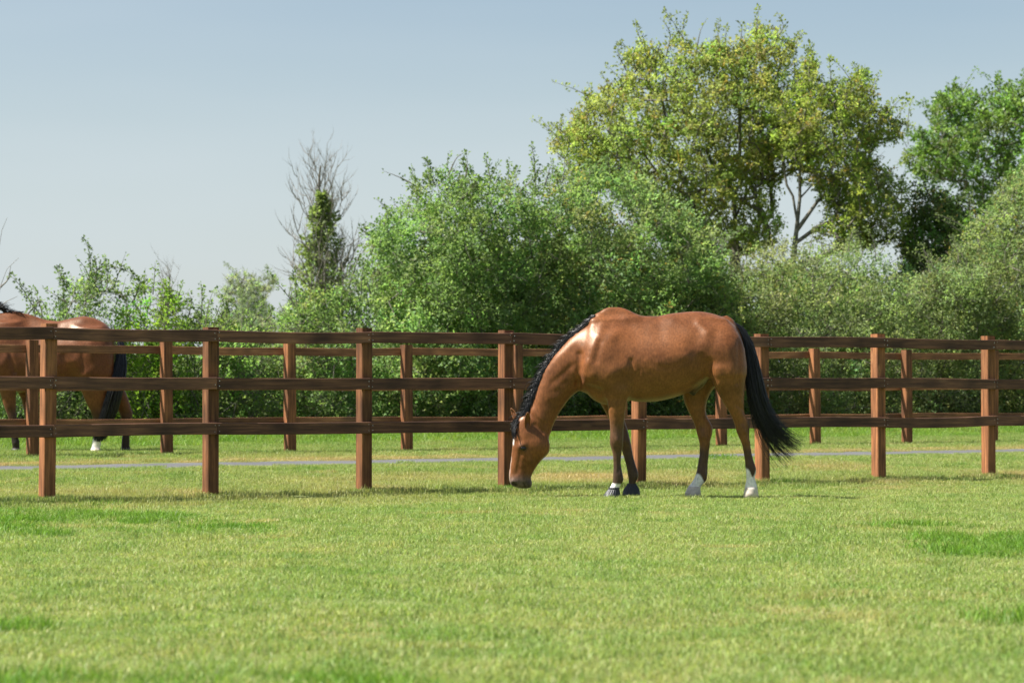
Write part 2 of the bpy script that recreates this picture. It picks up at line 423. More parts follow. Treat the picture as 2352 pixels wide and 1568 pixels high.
# ------------------------------------------------------------------ horses: implicit lofts -> one skin
class Skin:
    def __init__(self, scale, ox, oz, h, bx, by, bz):
        self.S, self.ox, self.oz, self.h = scale, ox, oz, h
        self.x = np.arange(bx[0], bx[1], h, dtype=np.float32); self.y = np.arange(by[0], by[1], h, dtype=np.float32); self.z = np.arange(bz[0], bz[1], h, dtype=np.float32)
        self.D = np.full((len(self.x), len(self.y), len(self.z)), .5, dtype=np.float32)
    def X(self, p): return (np.asarray(p, dtype=float) - self.ox) / self.S
    def Z(self, p): return (self.oz - np.asarray(p, dtype=float)) / self.S
    def _sub(self, lo, hi):
        sl = []
        for ax, a, b_ in zip((self.x, self.y, self.z), lo, hi):
            i0 = max(0, np.searchsorted(ax, a)); i1 = min(len(ax), np.searchsorted(ax, b_))
            sl.append(slice(i0, i1))
        return tuple(sl)
    def part(self, A, B, stations, k=.03, n=2.2):
        """axis A->B (metres, x/z plane); stations (t metres, lo, hi, ycentre, halfwidth, taper)"""
        A = np.array(A); B = np.array(B); ax = (B - A) / np.linalg.norm(B - A)
        nx = np.array([-ax[1], ax[0]])           # offset direction
        st_ = np.array(sorted(stations), dtype=float)
        t = st_[:, 0]
        # smooth dense resample
        td = np.linspace(t[0], t[-1], 240)
        dense = [td] + [catmull(t, st_[:, j], td) for j in range(1, 6)]
        pts = []
        for j in (1, 2):
            pts.append(A + np.outer(td, ax) + np.outer(dense[j], nx))
        pts = np.concatenate(pts); m_ = .09
        yl = (dense[3] - dense[4]).min() - m_; yh = (dense[3] + dense[4]).max() + m_
        sl = self._sub((pts[:, 0].min() - m_, yl, pts[:, 1].min() - m_), (pts[:, 0].max() + m_, yh, pts[:, 1].max() + m_))
        gx, gy, gz = np.meshgrid(self.x[sl[0]], self.y[sl[1]], self.z[sl[2]], indexing='ij')
        u = (gx - A[0]) * ax[0] + (gz - A[1]) * ax[1]; v = (gx - A[0]) * nx[0] + (gz - A[1]) * nx[1]
        uc = np.clip(u, t[0], t[-1])
        lo, hi, yc, hw, tp = [np.interp(uc, td, d_).astype(np.float32) for d_ in dense[1:]]
        h_ = np.maximum((hi - lo) / 2, 1e-3); c = (hi + lo) / 2
        s = (v - c) / h_
        wd = np.maximum(hw * (1 - tp * ss(-.1, 1.0, s)), 1e-3)
        rho = (np.abs(s) ** n + np.abs((gy - yc) / wd) ** n) ** (1 / n)
        d = (rho - 1) * np.minimum(h_, wd)
        d = np.maximum(d, np.abs(u - uc) - .002)
        self.blend(sl, d, k)
    def ell(self, c, r, ang=0, k=.03):
        c = np.array(c); m_ = max(r) + .08
        sl = self._sub(c - m_, c + m_)
        gx, gy, gz = np.meshgrid(self.x[sl[0]] - c[0], self.y[sl[1]] - c[1], self.z[sl[2]] - c[2], indexing='ij')
        ca, sa = math.cos(ang), math.sin(ang)
        u = gx * ca + gz * sa; v = -gx * sa + gz * ca
        d = (np.sqrt((u / r[0]) ** 2 + (gy / r[1]) ** 2 + (v / r[2]) ** 2) - 1) * min(r)
        self.blend(sl, d, k)
    def blend(self, sl, d, k):
        a = self.D[sl]
        hh = np.clip(.5 + .5 * (a - d) / k, 0, 1)
        self.D[sl] = a * (1 - hh) + d * hh - k * hh * (1 - hh)
    def zpart(self, rows, yc=None, k=.03, n=2.2):
        """rows (py, xl, xr, ycentre, halfwidth) along the vertical"""
        z = self.Z([r[0] for r in rows])
        zt = z.max(); A = (0, zt); B = (0, zt - 1)
        # axis down: ax=(0,-1), nx=(1,0)
        self.part(A, B, [(zt - zz, self.X(r[1]), self.X(r[2]), r[3], r[4], r[5] if len(r) > 5 else 0) for zz, r in zip(z, rows)], k, n)
    def xpart(self, rows, k=.03, n=2.2):
        """rows (px, top, bottom, ycentre, halfwidth, taper)"""
        A = (float(self.X(rows[0][0])), 0); B = (A[0] + 1, 0)
        self.part(A, B, [(self.X(r[0]) - A[0], self.Z(r[2]), self.Z(r[1]), r[3], r[4], r[5]) for r in rows], k, n)
    def apart(self, Ap, Bp, rows, k=.03, n=2.2):
        """rows (t px, lo px, hi px, yc, hw) about the axis Ap->Bp in photo pixels; hi = towards crest"""
        A = np.array([self.X(Ap[0]), self.Z(Ap[1])]); B = np.array([self.X(Bp[0]), self.Z(Bp[1])])
        S = self.S
        # photo normal (-dy.. ) : for axis (dx,dy) in photo, nx in world = (-az, ax)
        self.part(A, B, [(r[0] / S, -r[2] / S, -r[1] / S, r[3], r[4], 0) for r in rows], k, n)
    def project(self, P, it=3):
        """pull vertices onto the zero level of the trilinear field"""
        o = np.array([self.x[0], self.y[0], self.z[0]]); G = np.gradient(self.D, self.h)
        def tri(A, q):
            i = np.clip(np.floor(q).astype(int), 0, np.array(A.shape) - 2); f = q - i; r = 0
            for a in (0, 1):
                for b_ in (0, 1):
                    for c in (0, 1):
                        w_ = (f[:, 0] if a else 1 - f[:, 0]) * (f[:, 1] if b_ else 1 - f[:, 1]) * (f[:, 2] if c else 1 - f[:, 2])
                        r = r + w_ * A[i[:, 0] + a, i[:, 1] + b_, i[:, 2] + c]
            return r
        for _ in range(it):
            q = (P - o) / self.h
            d = tri(self.D, q); g = np.stack([tri(G[k], q) for k in range(3)], 1); gg = (g * g).sum(1) + .02
            st_ = np.clip(d / gg, -.01, .01)
            P = P - g * st_[:, None] * .8
        return P
    def extract(self):
        D, h = self.D, self.h
        s = D < 0
        nx, ny, nz = D.shape
        cnt = np.zeros((nx - 1, ny - 1, nz - 1), dtype=np.int8); 
        for i in (0, 1):
            for j in (0, 1):
                for k in (0, 1):
                    cnt += s[i:nx - 1 + i, j:ny - 1 + j, k:nz - 1 + k]
        act = (cnt > 0) & (cnt < 8)
        ci = np.argwhere(act)
        idx = -np.ones(act.shape, dtype=np.int64); idx[act] = np.arange(len(ci))
        acc = np.zeros((len(ci), 3)); num = np.zeros(len(ci))
        corners = [(i, j, k) for i in (0, 1) for j in (0, 1) for k in (0, 1)]
        for a in corners:
            for b_ in corners:
                if sum(b_) - sum(a) == 1 and all(b_[q] >= a[q] for q in range(3)):
                    da = D[ci[:, 0] + a[0], ci[:, 1] + a[1], ci[:, 2] + a[2]]; db = D[ci[:, 0] + b_[0], ci[:, 1] + b_[1], ci[:, 2] + b_[2]]
                    mm = (da < 0) != (db < 0)
                    tt = np.where(mm, da / np.where(mm, da - db, 1), 0)
                    p = np.array(a)[None] + tt[:, None] * (np.array(b_) - np.array(a))[None]
                    acc[mm] += p[mm]; num[mm] += 1
        P = (ci + acc / num[:, None]) * h + np.array([self.x[0], self.y[0], self.z[0]])
        F = []
        # x edges
        for axis in range(3):
            sl0 = [slice(1, -1)] * 3; sl1 = [slice(1, -1)] * 3
            sl0[axis] = slice(0, -1); sl1[axis] = slice(1, None)
            s0 = s[tuple(sl0)]; s1 = s[tuple(sl1)]
            e = np.argwhere(s0 != s1)
            off = np.array([1, 1, 1]); off[axis] = 0
            e = e + off
            sgn = s[e[:, 0], e[:, 1], e[:, 2]]
            u, v = [(1, 2), (2, 0), (0, 1)][axis]
            q = []
            for du, dv in ((-1, -1), (0, -1), (0, 0), (-1, 0)):
                c = e.copy(); c[:, u] += du; c[:, v] += dv
                q.append(idx[c[:, 0], c[:, 1], c[:, 2]])
            q = np.stack(q, 1)
            q[~sgn] = q[~sgn][:, ::-1]
            F.append(q)
        F = np.concatenate(F); F = F[(F >= 0).all(1)]
        return P, F

def catmull(t, v, td):
    """monotone cubic"""
    t = np.asarray(t); v = np.asarray(v)
    d = np.diff(v) / np.diff(t)
    m_ = np.zeros_like(v); m_[0], m_[-1] = d[0], d[-1]
    for i in range(1, len(v) - 1):
        if d[i - 1] * d[i] <= 0: m_[i] = 0
        else: m_[i] = 2 * d[i - 1] * d[i] / (d[i - 1] + d[i])
    i = np.clip(np.searchsorted(t, td) - 1, 0, len(t) - 2)
    h = t[i + 1] - t[i]; s = (td - t[i]) / h
    return ((1 + 2 * s) * (1 - s) ** 2 * v[i] + s * (1 - s) ** 2 * h * m_[i] + s * s * (3 - 2 * s) * v[i + 1] + s * s * (s - 1) * h * m_[i + 1])

def vnormals(P, F):
    a, b_, c, d = (P[F[:, i]] for i in range(4))
    fn = np.cross(c - a, d - b_)
    N = np.zeros_like(P)
    for i in range(4): np.add.at(N, F[:, i], fn)
    return N / (np.linalg.norm(N, axis=1, keepdims=True) + 1e-9)

def smooth_mesh(P, F, it=3, lam=.5, mu=-.52, w=None):
    n = len(P)
    E = np.concatenate([F[:, [0, 1]], F[:, [1, 2]], F[:, [2, 3]], F[:, [3, 0]]])
    deg = np.bincount(E[:, 0], minlength=n) + np.bincount(E[:, 1], minlength=n)
    for k in range(it * 2):
        S = np.zeros_like(P)
        for ax in range(3):
            S[:, ax] = np.bincount(E[:, 0], P[E[:, 1], ax], n) + np.bincount(E[:, 1], P[E[:, 0], ax], n)
        L = S / deg[:, None] - P
        P = P + (lam if k % 2 == 0 else mu) * L
    return P

def relax(sk, P, F, it=90):
    return smooth_mesh(P, F, it, .6, -.612)

def seg_dist(p, q, X, Z):
    px_, pz = p; qx, qz = q
    dx, dz = qx - px_, qz - pz
    t = np.clip(((X - px_) * dx + (Z - pz) * dz) / (dx * dx + dz * dz + 1e-9), 0, 1)
    return np.hypot(X - px_ - t * dx, Z - pz - t * dz)

def strand_mesh(paths, r0, taper=.35):
    """paths (n,m,3) -> 3 sided tubes"""
    n, m_, _ = paths.shape
    T = np.gradient(paths, axis=1); T /= np.linalg.norm(T, axis=2, keepdims=True) + 1e-9
    ref = np.where(np.abs(T[..., 1:2]) > .9, np.array([1., 0, 0]), np.array([0, 1., 0]))
    A = np.cross(T, ref); A /= np.linalg.norm(A, axis=2, keepdims=True) + 1e-9
    B = np.cross(T, A)
    r = np.asarray(r0).reshape(-1, 1, 1) * (1 - (1 - taper) * np.linspace(0, 1, m_)[None, :, None] ** 2)
    V = np.stack([paths + r * (A * math.cos(a) + B * math.sin(a)) for a in (0, 2.094, 4.189)], 2)   # n,m,3,3
    idx = np.arange(n * m_ * 3).reshape(n, m_, 3)
    F = []
    for k in range(3):
        k2 = (k + 1) % 3
        F.append(np.stack([idx[:, :-1, k], idx[:, :-1, k2], idx[:, 1:, k2], idx[:, 1:, k]], -1).reshape(-1, 4))
    return V.reshape(-1, 3), np.concatenate(F)

def bez(ctrl, n):
    """Catmull-Rom style curve through control points -> n points"""
    c = np.asarray(ctrl, dtype=float); t = np.r_[0, np.cumsum(np.linalg.norm(np.diff(c, axis=0), axis=1))]
    td = np.linspace(0, t[-1], n)
    return np.stack([catmull(t, c[:, k], td) for k in range(c.shape[1])], 1)

def ear_mesh(base, tip, width, open_dir):
    base, tip, od = Vector(base), Vector(tip), Vector(open_dir)
    ax = (tip - base); L = ax.length; ax.normalize()
    od = (od - ax * od.dot(ax)).normalized(); sd = ax.cross(od)
    V, F = [], []
    nt_, na = 12, 13
    for i in range(nt_):
        t_ = i / (nt_ - 1)
        wd = width * (.62 + .9 * t_ - .2 * t_ * t_) * (1 - t_ ** 2.6) ** .75 + .0015
        curl = 2.5 - 1.3 * t_
        for j in range(na):
            an = (j / (na - 1) - .5) * 2 * curl
            p = base + ax * (L * t_) + sd * (wd * math.sin(an * .62)) - od * (wd * .8 * math.cos(an)) + ax * (.0)
            V.append(tuple(p))
    for i in range(nt_ - 1):
        for j in range(na - 1):
            F.append((i * na + j, i * na + j + 1, (i + 1) * na + j + 1, (i + 1) * na + j))
    return np.array(V), np.array(F)

def ring_loft(rings):
    """rings: list of (n,3)"""
    n = len(rings[0]); V = np.concatenate(rings); F = []
    for i in range(len(rings) - 1):
        for j in range(n):
            F.append((i * n + j, i * n + (j + 1) % n, (i + 1) * n + (j + 1) % n, (i + 1) * n + j))
    c0 = len(V); V = np.concatenate([V, [rings[0].mean(0)], [rings[-1].mean(0)]])
    T = [(c0, (j + 1) % n, j) for j in range(n)] + [(c0 + 1, (len(rings) - 1) * n + j, (len(rings) - 1) * n + (j + 1) % n) for j in range(n)]
    return V, [np.array(F), np.array(T)]

def hoof(sk, rows, yc, mat, parent, wfac=.48, ribs=0, name='hoof', origin=None):
    """rows (py, xl, xr)"""
    rings = []
    N = 96 if ribs else 28
    for k_, (py, xl, xr) in enumerate(rows):
        a = np.linspace(0, 2 * math.pi, N, endpoint=False)
        hx = (sk.X(xr) - sk.X(xl)) / 2; cx = (sk.X(xr) + sk.X(xl)) / 2
        rad = np.ones(N)
        if ribs and .15 < k_ / (len(rows) - 1) < .75: rad = 1 + .045 * np.sign(np.sin(a * ribs)) * np.abs(np.sin(a * ribs)) ** .6
        rings.append(np.column_stack([cx + hx * np.cos(a) * rad, yc + hx * 2 * wfac * np.sin(a) * rad, np.full(N, sk.Z(py))]))
    V, F = ring_loft(rings)
    return mesh_np(name, V + origin, F, mat, parent, smooth=True)

BAY = np.array([.168, .060, .021]); BAYD = np.array([.17, .066, .024]); POINT = np.array([.035, .022, .016]); WHITE = np.array([.82, .79, .75])

def paint(c, mask, colr):
    mask = np.clip(mask, 0, 1)[:, None]
    return c * (1 - mask) + np.asarray(colr) * mask

def finish_body(o):
    m_ = o.modifiers.new('smooth', 'SUBSURF'); m_.levels = 1; m_.render_levels = 1
    o.cycles.shadow_terminator_offset = .25; o.cycles.shadow_terminator_geometry_offset = .3

# ---- grazing horse
HY = 23.07
def build_grazing_horse():
    S = 896.0
    sk = Skin(S, 1000, 1500, .0095, (-1.07, 1.11), (-.36, .36), (-.02, 1.68))
    X, Z = sk.X, sk.Z
    sk.xpart([(612, 520, 660, 0, .05, 0), (632, 430, 698, 0, .12, 0), (660, 300, 712, 0, .165, .1), (710, 165, 758, 0, .19, .35), (760, 100, 788, 0, .205, .55),
              (800, 70, 800, 0, .215, .68), (850, 56, 806, 0, .225, .72), (900, 56, 800, 0, .235, .72), (950, 66, 785, 0, .247, .66), (1000, 86, 775, 0, .258, .58),
              (1050, 110, 781, 0, .268, .48), (1100, 124, 784, 0, .276, .42), (1200, 125, 778, 0, .285, .38), (1300, 108, 758, 0, .288, .36), (1400, 96, 727, 0, .286, .36),
              (1500, 89, 680, 0, .278, .36), (1560, 93, 635, 0, .272, .36), (1620, 104, 600, 0, .268, .36), (1680, 122, 600, 0, .258, .36), (1740, 150, 600, 0, .24, .34),
              (1790, 186, 590, 0, .205, .3), (1830, 245, 560, 0, .155, .2), (1858, 340, 520, 0, .09, 0), (1872, 410, 470, 0, .03, 0)], k=.02, n=2.25)
    # neck, axis in photo px from (750,330) to (240,960)
    sk.apart((750, 330), (240, 960), [(-150, -200, 60, 0, .03), (-90, -290, 135, 0, .10), (-20, -320, 165, 0, .145), (60, -290, 186, 0, .155), (150, -230, 200, 0, .145), (270, -160, 206, 0, .13),
             (378, -116, 196, 0, .115), (479, -101, 178, 0, .103), (582, -106, 146, 0, .094), (671, -124, 113, 0, .088), (760, -148, 80, 0, .082), (815, -160, 55, 0, .07)], k=.05, n=2.1)
    # head
    sk.zpart([(885, 165, 290, 0, .05), (915, 135, 330, 0, .072), (950, 116, 362, 0, .084), (1000, 104, 384, 0, .094), (1050, 102, 374, 0, .10), (1100, 99, 382, 0, .102), (1135, 95, 385, 0, .099),
              (1165, 92, 378, 0, .093), (1195, 89, 356, 0, .086), (1225, 86, 324, 0, .077), (1260, 81, 295, 0, .069), (1300, 76, 267, 0, .061), (1335, 72, 249, 0, .058),
              (1365, 72, 240, 0, .059), (1395, 77, 246, 0, .058), (1415, 88, 242, 0, .051), (1430, 108, 228, 0, .04), (1440, 140, 205, 0, .02)], k=.022, n=2.35)
    for sg in (-1, 1):
        # shoulder mass
        sk.zpart([(170, 800, 850, sg * .06, .005), (220, 750, 900, sg * .09, .04), (290, 700, 955, sg * .12, .08), (380, 655, 985, sg * .135, .105), (500, 628, 1000, sg * .145, .112), (580, 632, 1003, sg * .15, .108),
                  (640, 690, 1000, sg * .152, .1), (690, 790, 990, sg * .152, .09), (730, 812, 978, sg * .15, .078)], k=.07)
        # haunch
        sk.zpart([(165, 1640, 1700, sg * .10, .01), (215, 1575, 1770, sg * .12, .055), (300, 1535, 1838, sg * .14, .105), (400, 1545, 1868, sg * .15, .125), (500, 1570, 1876, sg * .152, .13), (580, 1590 if sg < 0 else 1480, 1873, sg * .152, .125)], k=.06)
        # jaw disc
        sk.ell((X(305), sg * .066, Z(1110)), (.072, .03, .078), k=.03)
        # eye socket rim
        sk.ell((X(172), sg * .083, Z(1118)), (.036, .022, .026), ang=.5, k=.02)
        # nostril flare
        sk.ell((X(112), sg * .043, Z(1396)), (.028, .02, .032), k=.015)
        # facial crest
        sk.ell((X(215), sg * .078, Z(1195)), (.014, .012, .07), ang=.42, k=.02)
    sk.ell((X(215), 0, Z(1418)), (.032, .04, .025), k=.015)      # lower lip
    fy = .152
    # near fore
    sk.zpart([(560, 870, 930, -.14, .01), (620, 815, 980, -.148, .07), (690, 800, 992, -.15, .09), (760, 815, 973, -.15, .077), (850, 827, 958, -.147, .066), (940, 837, 948, -.143, .054), (1000, 841, 943, -.14, .05), (1045, 838, 943, -.138, .053), (1095, 839, 941, -.136, .051),
              (1125, 846, 938, -.134, .044), (1155, 856, 931, -.132, .037), (1200, 862, 926, -.13, .034), (1250, 866, 925, -.128, .033), (1300, 866, 931, -.127, .036), (1340, 863, 940, -.126, .041), (1372, 861, 944, -.125, .042),
              (1395, 857, 935, -.125, .039), (1420, 846, 918, -.125, .036), (1450, 832, 908, -.125, .036), (1475, 825, 905, -.125, .036)], k=.02)
    # off fore
    sk.zpart([(560, 820, 880, .14, .01), (620, 770, 930, .148, .07), (690, 745, 940, .15, .09), (780, 770, 935, .15, .075), (860, 812, 948, .147, .064), (930, 848, 964, .143, .054), (1000, 890, 986, .14, .05), (1050, 914, 999, .138, .052), (1100, 926, 1010, .136, .05),
              (1150, 938, 1019, .134, .038), (1220, 958, 1033, .131, .034), (1280, 974, 1051, .13, .036), (1330, 983, 1066, .129, .041), (1358, 987, 1067, .128, .041), (1385, 990, 1056, .128, .038), (1410, 988, 1046, .128, .036), (1460, 985, 1048, .128, .036)], k=.02)
    # near hind
    sk.zpart([(380, 1690, 1760, -.13, .01), (450, 1610, 1850, -.145, .085), (520, 1577, 1875, -.153, .122), (600, 1606, 1871, -.158, .115), (650, 1628, 1867, -.158, .105), (700, 1652, 1863, -.157, .094), (770, 1690, 1861, -.154, .08), (830, 1729, 1861, -.152, .068), (880, 1757, 1868, -.15, .057),
              (925, 1778, 1893, -.148, .048), (960, 1789, 1904, -.147, .045), (1000, 1800, 1901, -.145, .045), (1040, 1815, 1899, -.143, .045), (1085, 1836, 1906, -.141, .04), (1125, 1848, 1911, -.139, .035), (1180, 1858, 1920, -.137, .033),
              (1235, 1866, 1935, -.135, .035), (1285, 1871, 1951, -.133, .041), (1315, 1873, 1953, -.132, .042), (1350, 1876, 1944, -.132, .038), (1390, 1873, 1950, -.132, .04), (1430, 1864, 1962, -.132, .046), (1462, 1862, 1962, -.132, .046)], k=.02)
    # off hind
    sk.zpart([(380, 1600, 1700, .12, .01), (450, 1500, 1820, .14, .08), (520, 1440, 1860, .15, .118), (600, 1415, 1790, .153, .115), (680, 1405, 1650, .155, .105), (735, 1410, 1615, .155, .092), (790, 1425, 1594, .152, .078), (850, 1450, 1590, .15, .066), (900, 1475, 1600, .148, .056),
              (945, 1495, 1625, .146, .048), (985, 1508, 1641, .145, .046), (1030, 1519, 1636, .143, .046), (1075, 1531, 1624, .141, .045), (1120, 1539, 1618, .139, .039), (1180, 1538, 1611, .137, .034), (1240, 1527, 1605, .135, .034),
              (1300, 1518, 1600, .133, .038), (1340, 1508, 1599, .132, .042), (1372, 1495, 1597, .132, .042), (1400, 1478, 1580, .132, .039), (1425, 1458, 1553, .132, .038), (1450, 1440, 1542, .132, .044), (1465, 1438, 1540, .132, .044)], k=.02)
    # sheath
    sk.ell((X(1525), 0, Z(655)), (.085, .035, .035), ang=.75, k=.025)
    sk.ell((X(1482), 0, Z(712)), (.026, .024, .026), k=.015)
    # dock of the tail
    sk.apart((1752, 172), (1885, 345), [(-50, -24, -4, 0, .008), (10, -40, 16, 0, .03), (90, -28, 30, 0, .035), (160, -16, 26, 0, .026), (225, -8, 12, 0, .012)], k=.03)
    P, F = sk.extract()
    P = relax(sk, P, F)
    # muscle relief on both flanks, in photo px
    qx = P[:, 0] * S + 1000; qz = 1500 - P[:, 2] * S
    N = vnormals(P, F)
    lat = np.clip(np.abs(N[:, 1]) * 1.6, 0, 1)
    d = np.zeros(len(P))
    def bump(p, q, r, amp):
        nonlocal d
        d += 1.3 * amp * np.exp(-(seg_dist(p, q, qx, qz) / r) ** 2) * lat
    bump((790, 190), (690, 420), 34, .006)          # scapula ridge
    bump((672, 470), (640, 560), 28, .006)
    bump((700, 560), (680, 500), 40, .007)
    bump((610, 420), (598, 640), 26, -.013)         # neck / shoulder groove
    bump((760, 330), (730, 470), 26, -.006)
    bump((850, 560), (940, 520), 60, .011)          # triceps
    bump((905, 330), (960, 430), 40, -.003)
    bump((995, 470), (1012, 680), 20, -.009)        # behind elbow
    bump((840, 300), (900, 250), 45, .006)
    bump((1035, 560), (1045, 690), 6, -.004); bump((1055, 540), (1062, 680), 6, -.004); bump((1018, 580), (1024, 700), 5, -.003)
    bump((1515, 185), (1575, 250), 32, .008)        # hip point
    bump((1330, 170), (1450, 240), 40, .003)
    bump((1470, 350), (1520, 480), 60, -.009)       # flank hollow
    bump((1590, 480), (1580, 600), 24, -.010)       # stifle fold
    bump((1650, 540), (1665, 640), 42, .010)        # stifle
    bump((1730, 360), (1760, 560), 60, .008)        # quarter
    bump((1815, 330), (1800, 640), 18, -.005)
    bump((1640, 260), (1600, 380), 40, -.005)
    bump((1800, 800), (1870, 860), 18, -.004)
    bump((640, 640), (700, 720), 22, .006)
    bump((270, 960), (330, 1010), 24, -.007)        # behind the jaw
    bump((240, 1260), (300, 1180), 16, -.004)
    bump((160, 1180), (130, 1330), 18, -.004)
    bump((100, 1405), (118, 1412), 9, -.012)        # nostril
    bump((178, 1137), (190, 1133), 9, -.007)        # eye seat
    bump((185, 1400), (200, 1425), 5, -.005)        # mouth
    bump((330, 560), (560, 330), 34, .004); bump((400, 640), (560, 500), 24, -.004); bump((440, 760), (590, 590), 30, .004)
    bump((255, 850), (330, 920), 26, .004)
    for (lx, ly) in ((890, 1070), (960, 1075)): bump((lx, ly), (lx, ly + 10), 18, .004)
    bump((1565, 1010), (1570, 1050), 16, .006); bump((1850, 970), (1860, 1010), 14, .005)
    bump((1600, 1130), (1590, 1330), 8, -.004); bump((1885, 1110), (1905, 1260), 6, -.004); bump((905, 1140), (905, 1320), 6, -.004)
    nz = np.sin(P[:, 0] * 41 + 3 * np.sin(P[:, 2] * 23)) * np.sin(P[:, 2] * 37 + 2 * np.sin(P[:, 0] * 19)) * .0003
    P = smooth_mesh(P + N * (d + nz)[:, None], F, 3, .5, -.52)
    # coat pattern
    n = len(P); c = np.tile(BAY, (n, 1))
    wob = 14 * np.sin(P[:, 0] * 60 + P[:, 1] * 40) + 8 * np.sin(P[:, 1] * 130 + P[:, 0] * 33)
    z_ = qz + wob * .6
    yel = ss(430, 700, qz) * ss(620, 760, qx)
    c = paint(c, yel * .5, (.195, .085, .026))
    c = paint(c, ss(300, 120, qz) * ss(760, 900, qx) * .5, (.135, .044, .016))
    fore = (qx < 1120) & (qx > 740)
    hind = qx > 1380
    c = paint(c, ss(860, 1010, z_) * fore * .78, (.075, .042, .027))
    c = paint(c, ss(1010, 1330, z_) * fore * .75, (.035, .024, .018))
    c = paint(c, ss(1070, 1170, z_) * hind * .85, (.05, .030, .021))
    c = paint(c, ss(1865, 1900, qx) * ss(880, 930, qz) * ss(1050, 1000, qz) * .8, POINT)
    c = paint(c, ss(1625, 1650, qx) * ss(1700, 1690, qx) * ss(900, 930, qz) * .6, POINT)
    c = paint(c, ss(1240, 1290, z_) * hind * (qx > 1750) * .7, POINT)
    # socks
    sl_n = 1290 + 55 * np.exp(-((qx - 1925) / 22) ** 2)
    c = paint(c, ss(-9, 9, qz + wob * .5 - sl_n) * (qx > 1750), WHITE)
    sl_o = 1345 + ss(1530, 1580, qx) * 50
    c = paint(c, ss(-9, 9, qz + wob * .5 - sl_o) * (qx > 1380) * (qx < 1700), WHITE)
    sl_f = 1398 + ss(880, 930, qx) * 14
    c = paint(c, ss(-6, 6, qz + wob * .3 - sl_f) * (qx < 935) * (qx > 700) * (P[:, 1] < 0), WHITE)
    # head marks, and a painted rim highlight on the nose
    hd = qx < 420
    c = paint(c, hd * ss(1310, 1400, qz) * .85, (.13, .105, .095))
    c = paint(c, hd * np.exp(-(seg_dist((100, 1405), (120, 1412), qx, qz) / 15) ** 2) * 1.3, (.012, .01, .009))
    c = paint(c, hd * np.exp(-(seg_dist((212, 1395), (225, 1425), qx, qz) / 18) ** 2) * .9, (.04, .032, .03))
    c = paint(c, hd * np.exp(-(seg_dist((182, 1400), (196, 1432), qx, qz) / 7) ** 2), (.015, .012, .011))
    c = paint(c, hd * np.exp(-(seg_dist((150, 1440), (215, 1440), qx, qz) / 10) ** 2) * .8, (.05, .04, .038))
    c = paint(c, hd * np.exp(-(seg_dist((240, 1240), (370, 1130), qx, qz) / 26) ** 2) * .35, BAYD)
    c = paint(c, hd * np.exp(-(seg_dist((150, 1200), (120, 1330), qx, qz) / 26) ** 2) * .3, BAYD)
    c = paint(c, hd * np.exp(-(seg_dist((88, 1210), (70, 1390), qx, qz) / 12) ** 2) * (np.abs(P[:, 1]) < .03) * .45, (.5, .38, .33))  # rim highlight along the nose edge, painted pale into the coat colour
    c = paint(c, hd * np.exp(-(seg_dist((112, 1060), (108, 1100), qx, qz) / 12) ** 2) * (np.abs(P[:, 1]) < .05) * .75, WHITE)
    c = paint(c, hd * np.exp(-(seg_dist((165, 1128), (195, 1135), qx, qz) / 24) ** 2) * .85, (.03, .02, .015))
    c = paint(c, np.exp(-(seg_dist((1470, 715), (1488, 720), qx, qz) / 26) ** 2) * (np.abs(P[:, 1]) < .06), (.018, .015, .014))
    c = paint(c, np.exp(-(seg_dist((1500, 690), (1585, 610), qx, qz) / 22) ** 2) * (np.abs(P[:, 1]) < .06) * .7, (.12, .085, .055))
    c = paint(c, np.exp(-(seg_dist((215, 920), (235, 950), qx, qz) / 22) ** 2) * .0, POINT)
    org = np.array([(1220 + 1000 / 3.1365) / 1.063 - CX, 0, 0]) / FPX * HY
    org = np.array([org[0], HY, float(gh(org[0], HY)) + .02])
    H = empty('horse', tuple(org), 'bay horse grazing with lowered head and black rubber boots on front hooves', 'horse')
    bo = mesh_np('body', P + org, F, M_COAT, H, smooth=True, cols=c); finish_body(bo)
    # hooves
    hoof(sk, [(1430, 1866, 1961), (1445, 1863, 1963), (1470, 1857, 1968), (1512, 1851, 1972)], -.132, M_HOOF, H, origin=org)
    hoof(sk, [(1432, 1452, 1544), (1447, 1442, 1544), (1470, 1430, 1546), (1512, 1416, 1548)], .132, M_HOOF, H, origin=org)
    # rubber overreach boots
    for rows, yc in (([(1433, 832, 910), (1431, 829, 913), (1436, 829, 913), (1441, 831, 910), (1448, 825, 911), (1460, 815, 913), (1475, 803, 916), (1488, 793, 918), (1500, 785, 920), (1510, 780, 921)], -.125),
                     ([(1412, 985, 1050), (1410, 982, 1053), (1415, 982, 1053), (1420, 983, 1052), (1430, 972, 1060), (1445, 961, 1068), (1460, 953, 1074), (1475, 947, 1079), (1490, 944, 1082), (1505, 942, 1083)], .128)):
        hoof(sk, rows, yc, M_RUBBER, H, wfac=.46, ribs=20, name='hoof_boot', origin=org)
    # ears: near one opens to the viewer
    for base, tip, w_, od in (((214, -.088, 978), (214, -.128, 862), .028, (-.15, -1, .05)), ((142, .05, 935), (84, .085, 832), .024, (-.55, -.8, -.1))):
        V, Fe = ear_mesh((X(base[0]), base[1], Z(base[2])), (X(tip[0]), tip[1], Z(tip[2])), w_, od)
        o = mesh_np('ear', V + org, Fe, M_COAT, H, smooth=True, cols=np.tile(BAYD * 1.15, (len(V), 1)))
        so = o.modifiers.new('t', 'SOLIDIFY'); so.thickness = .004
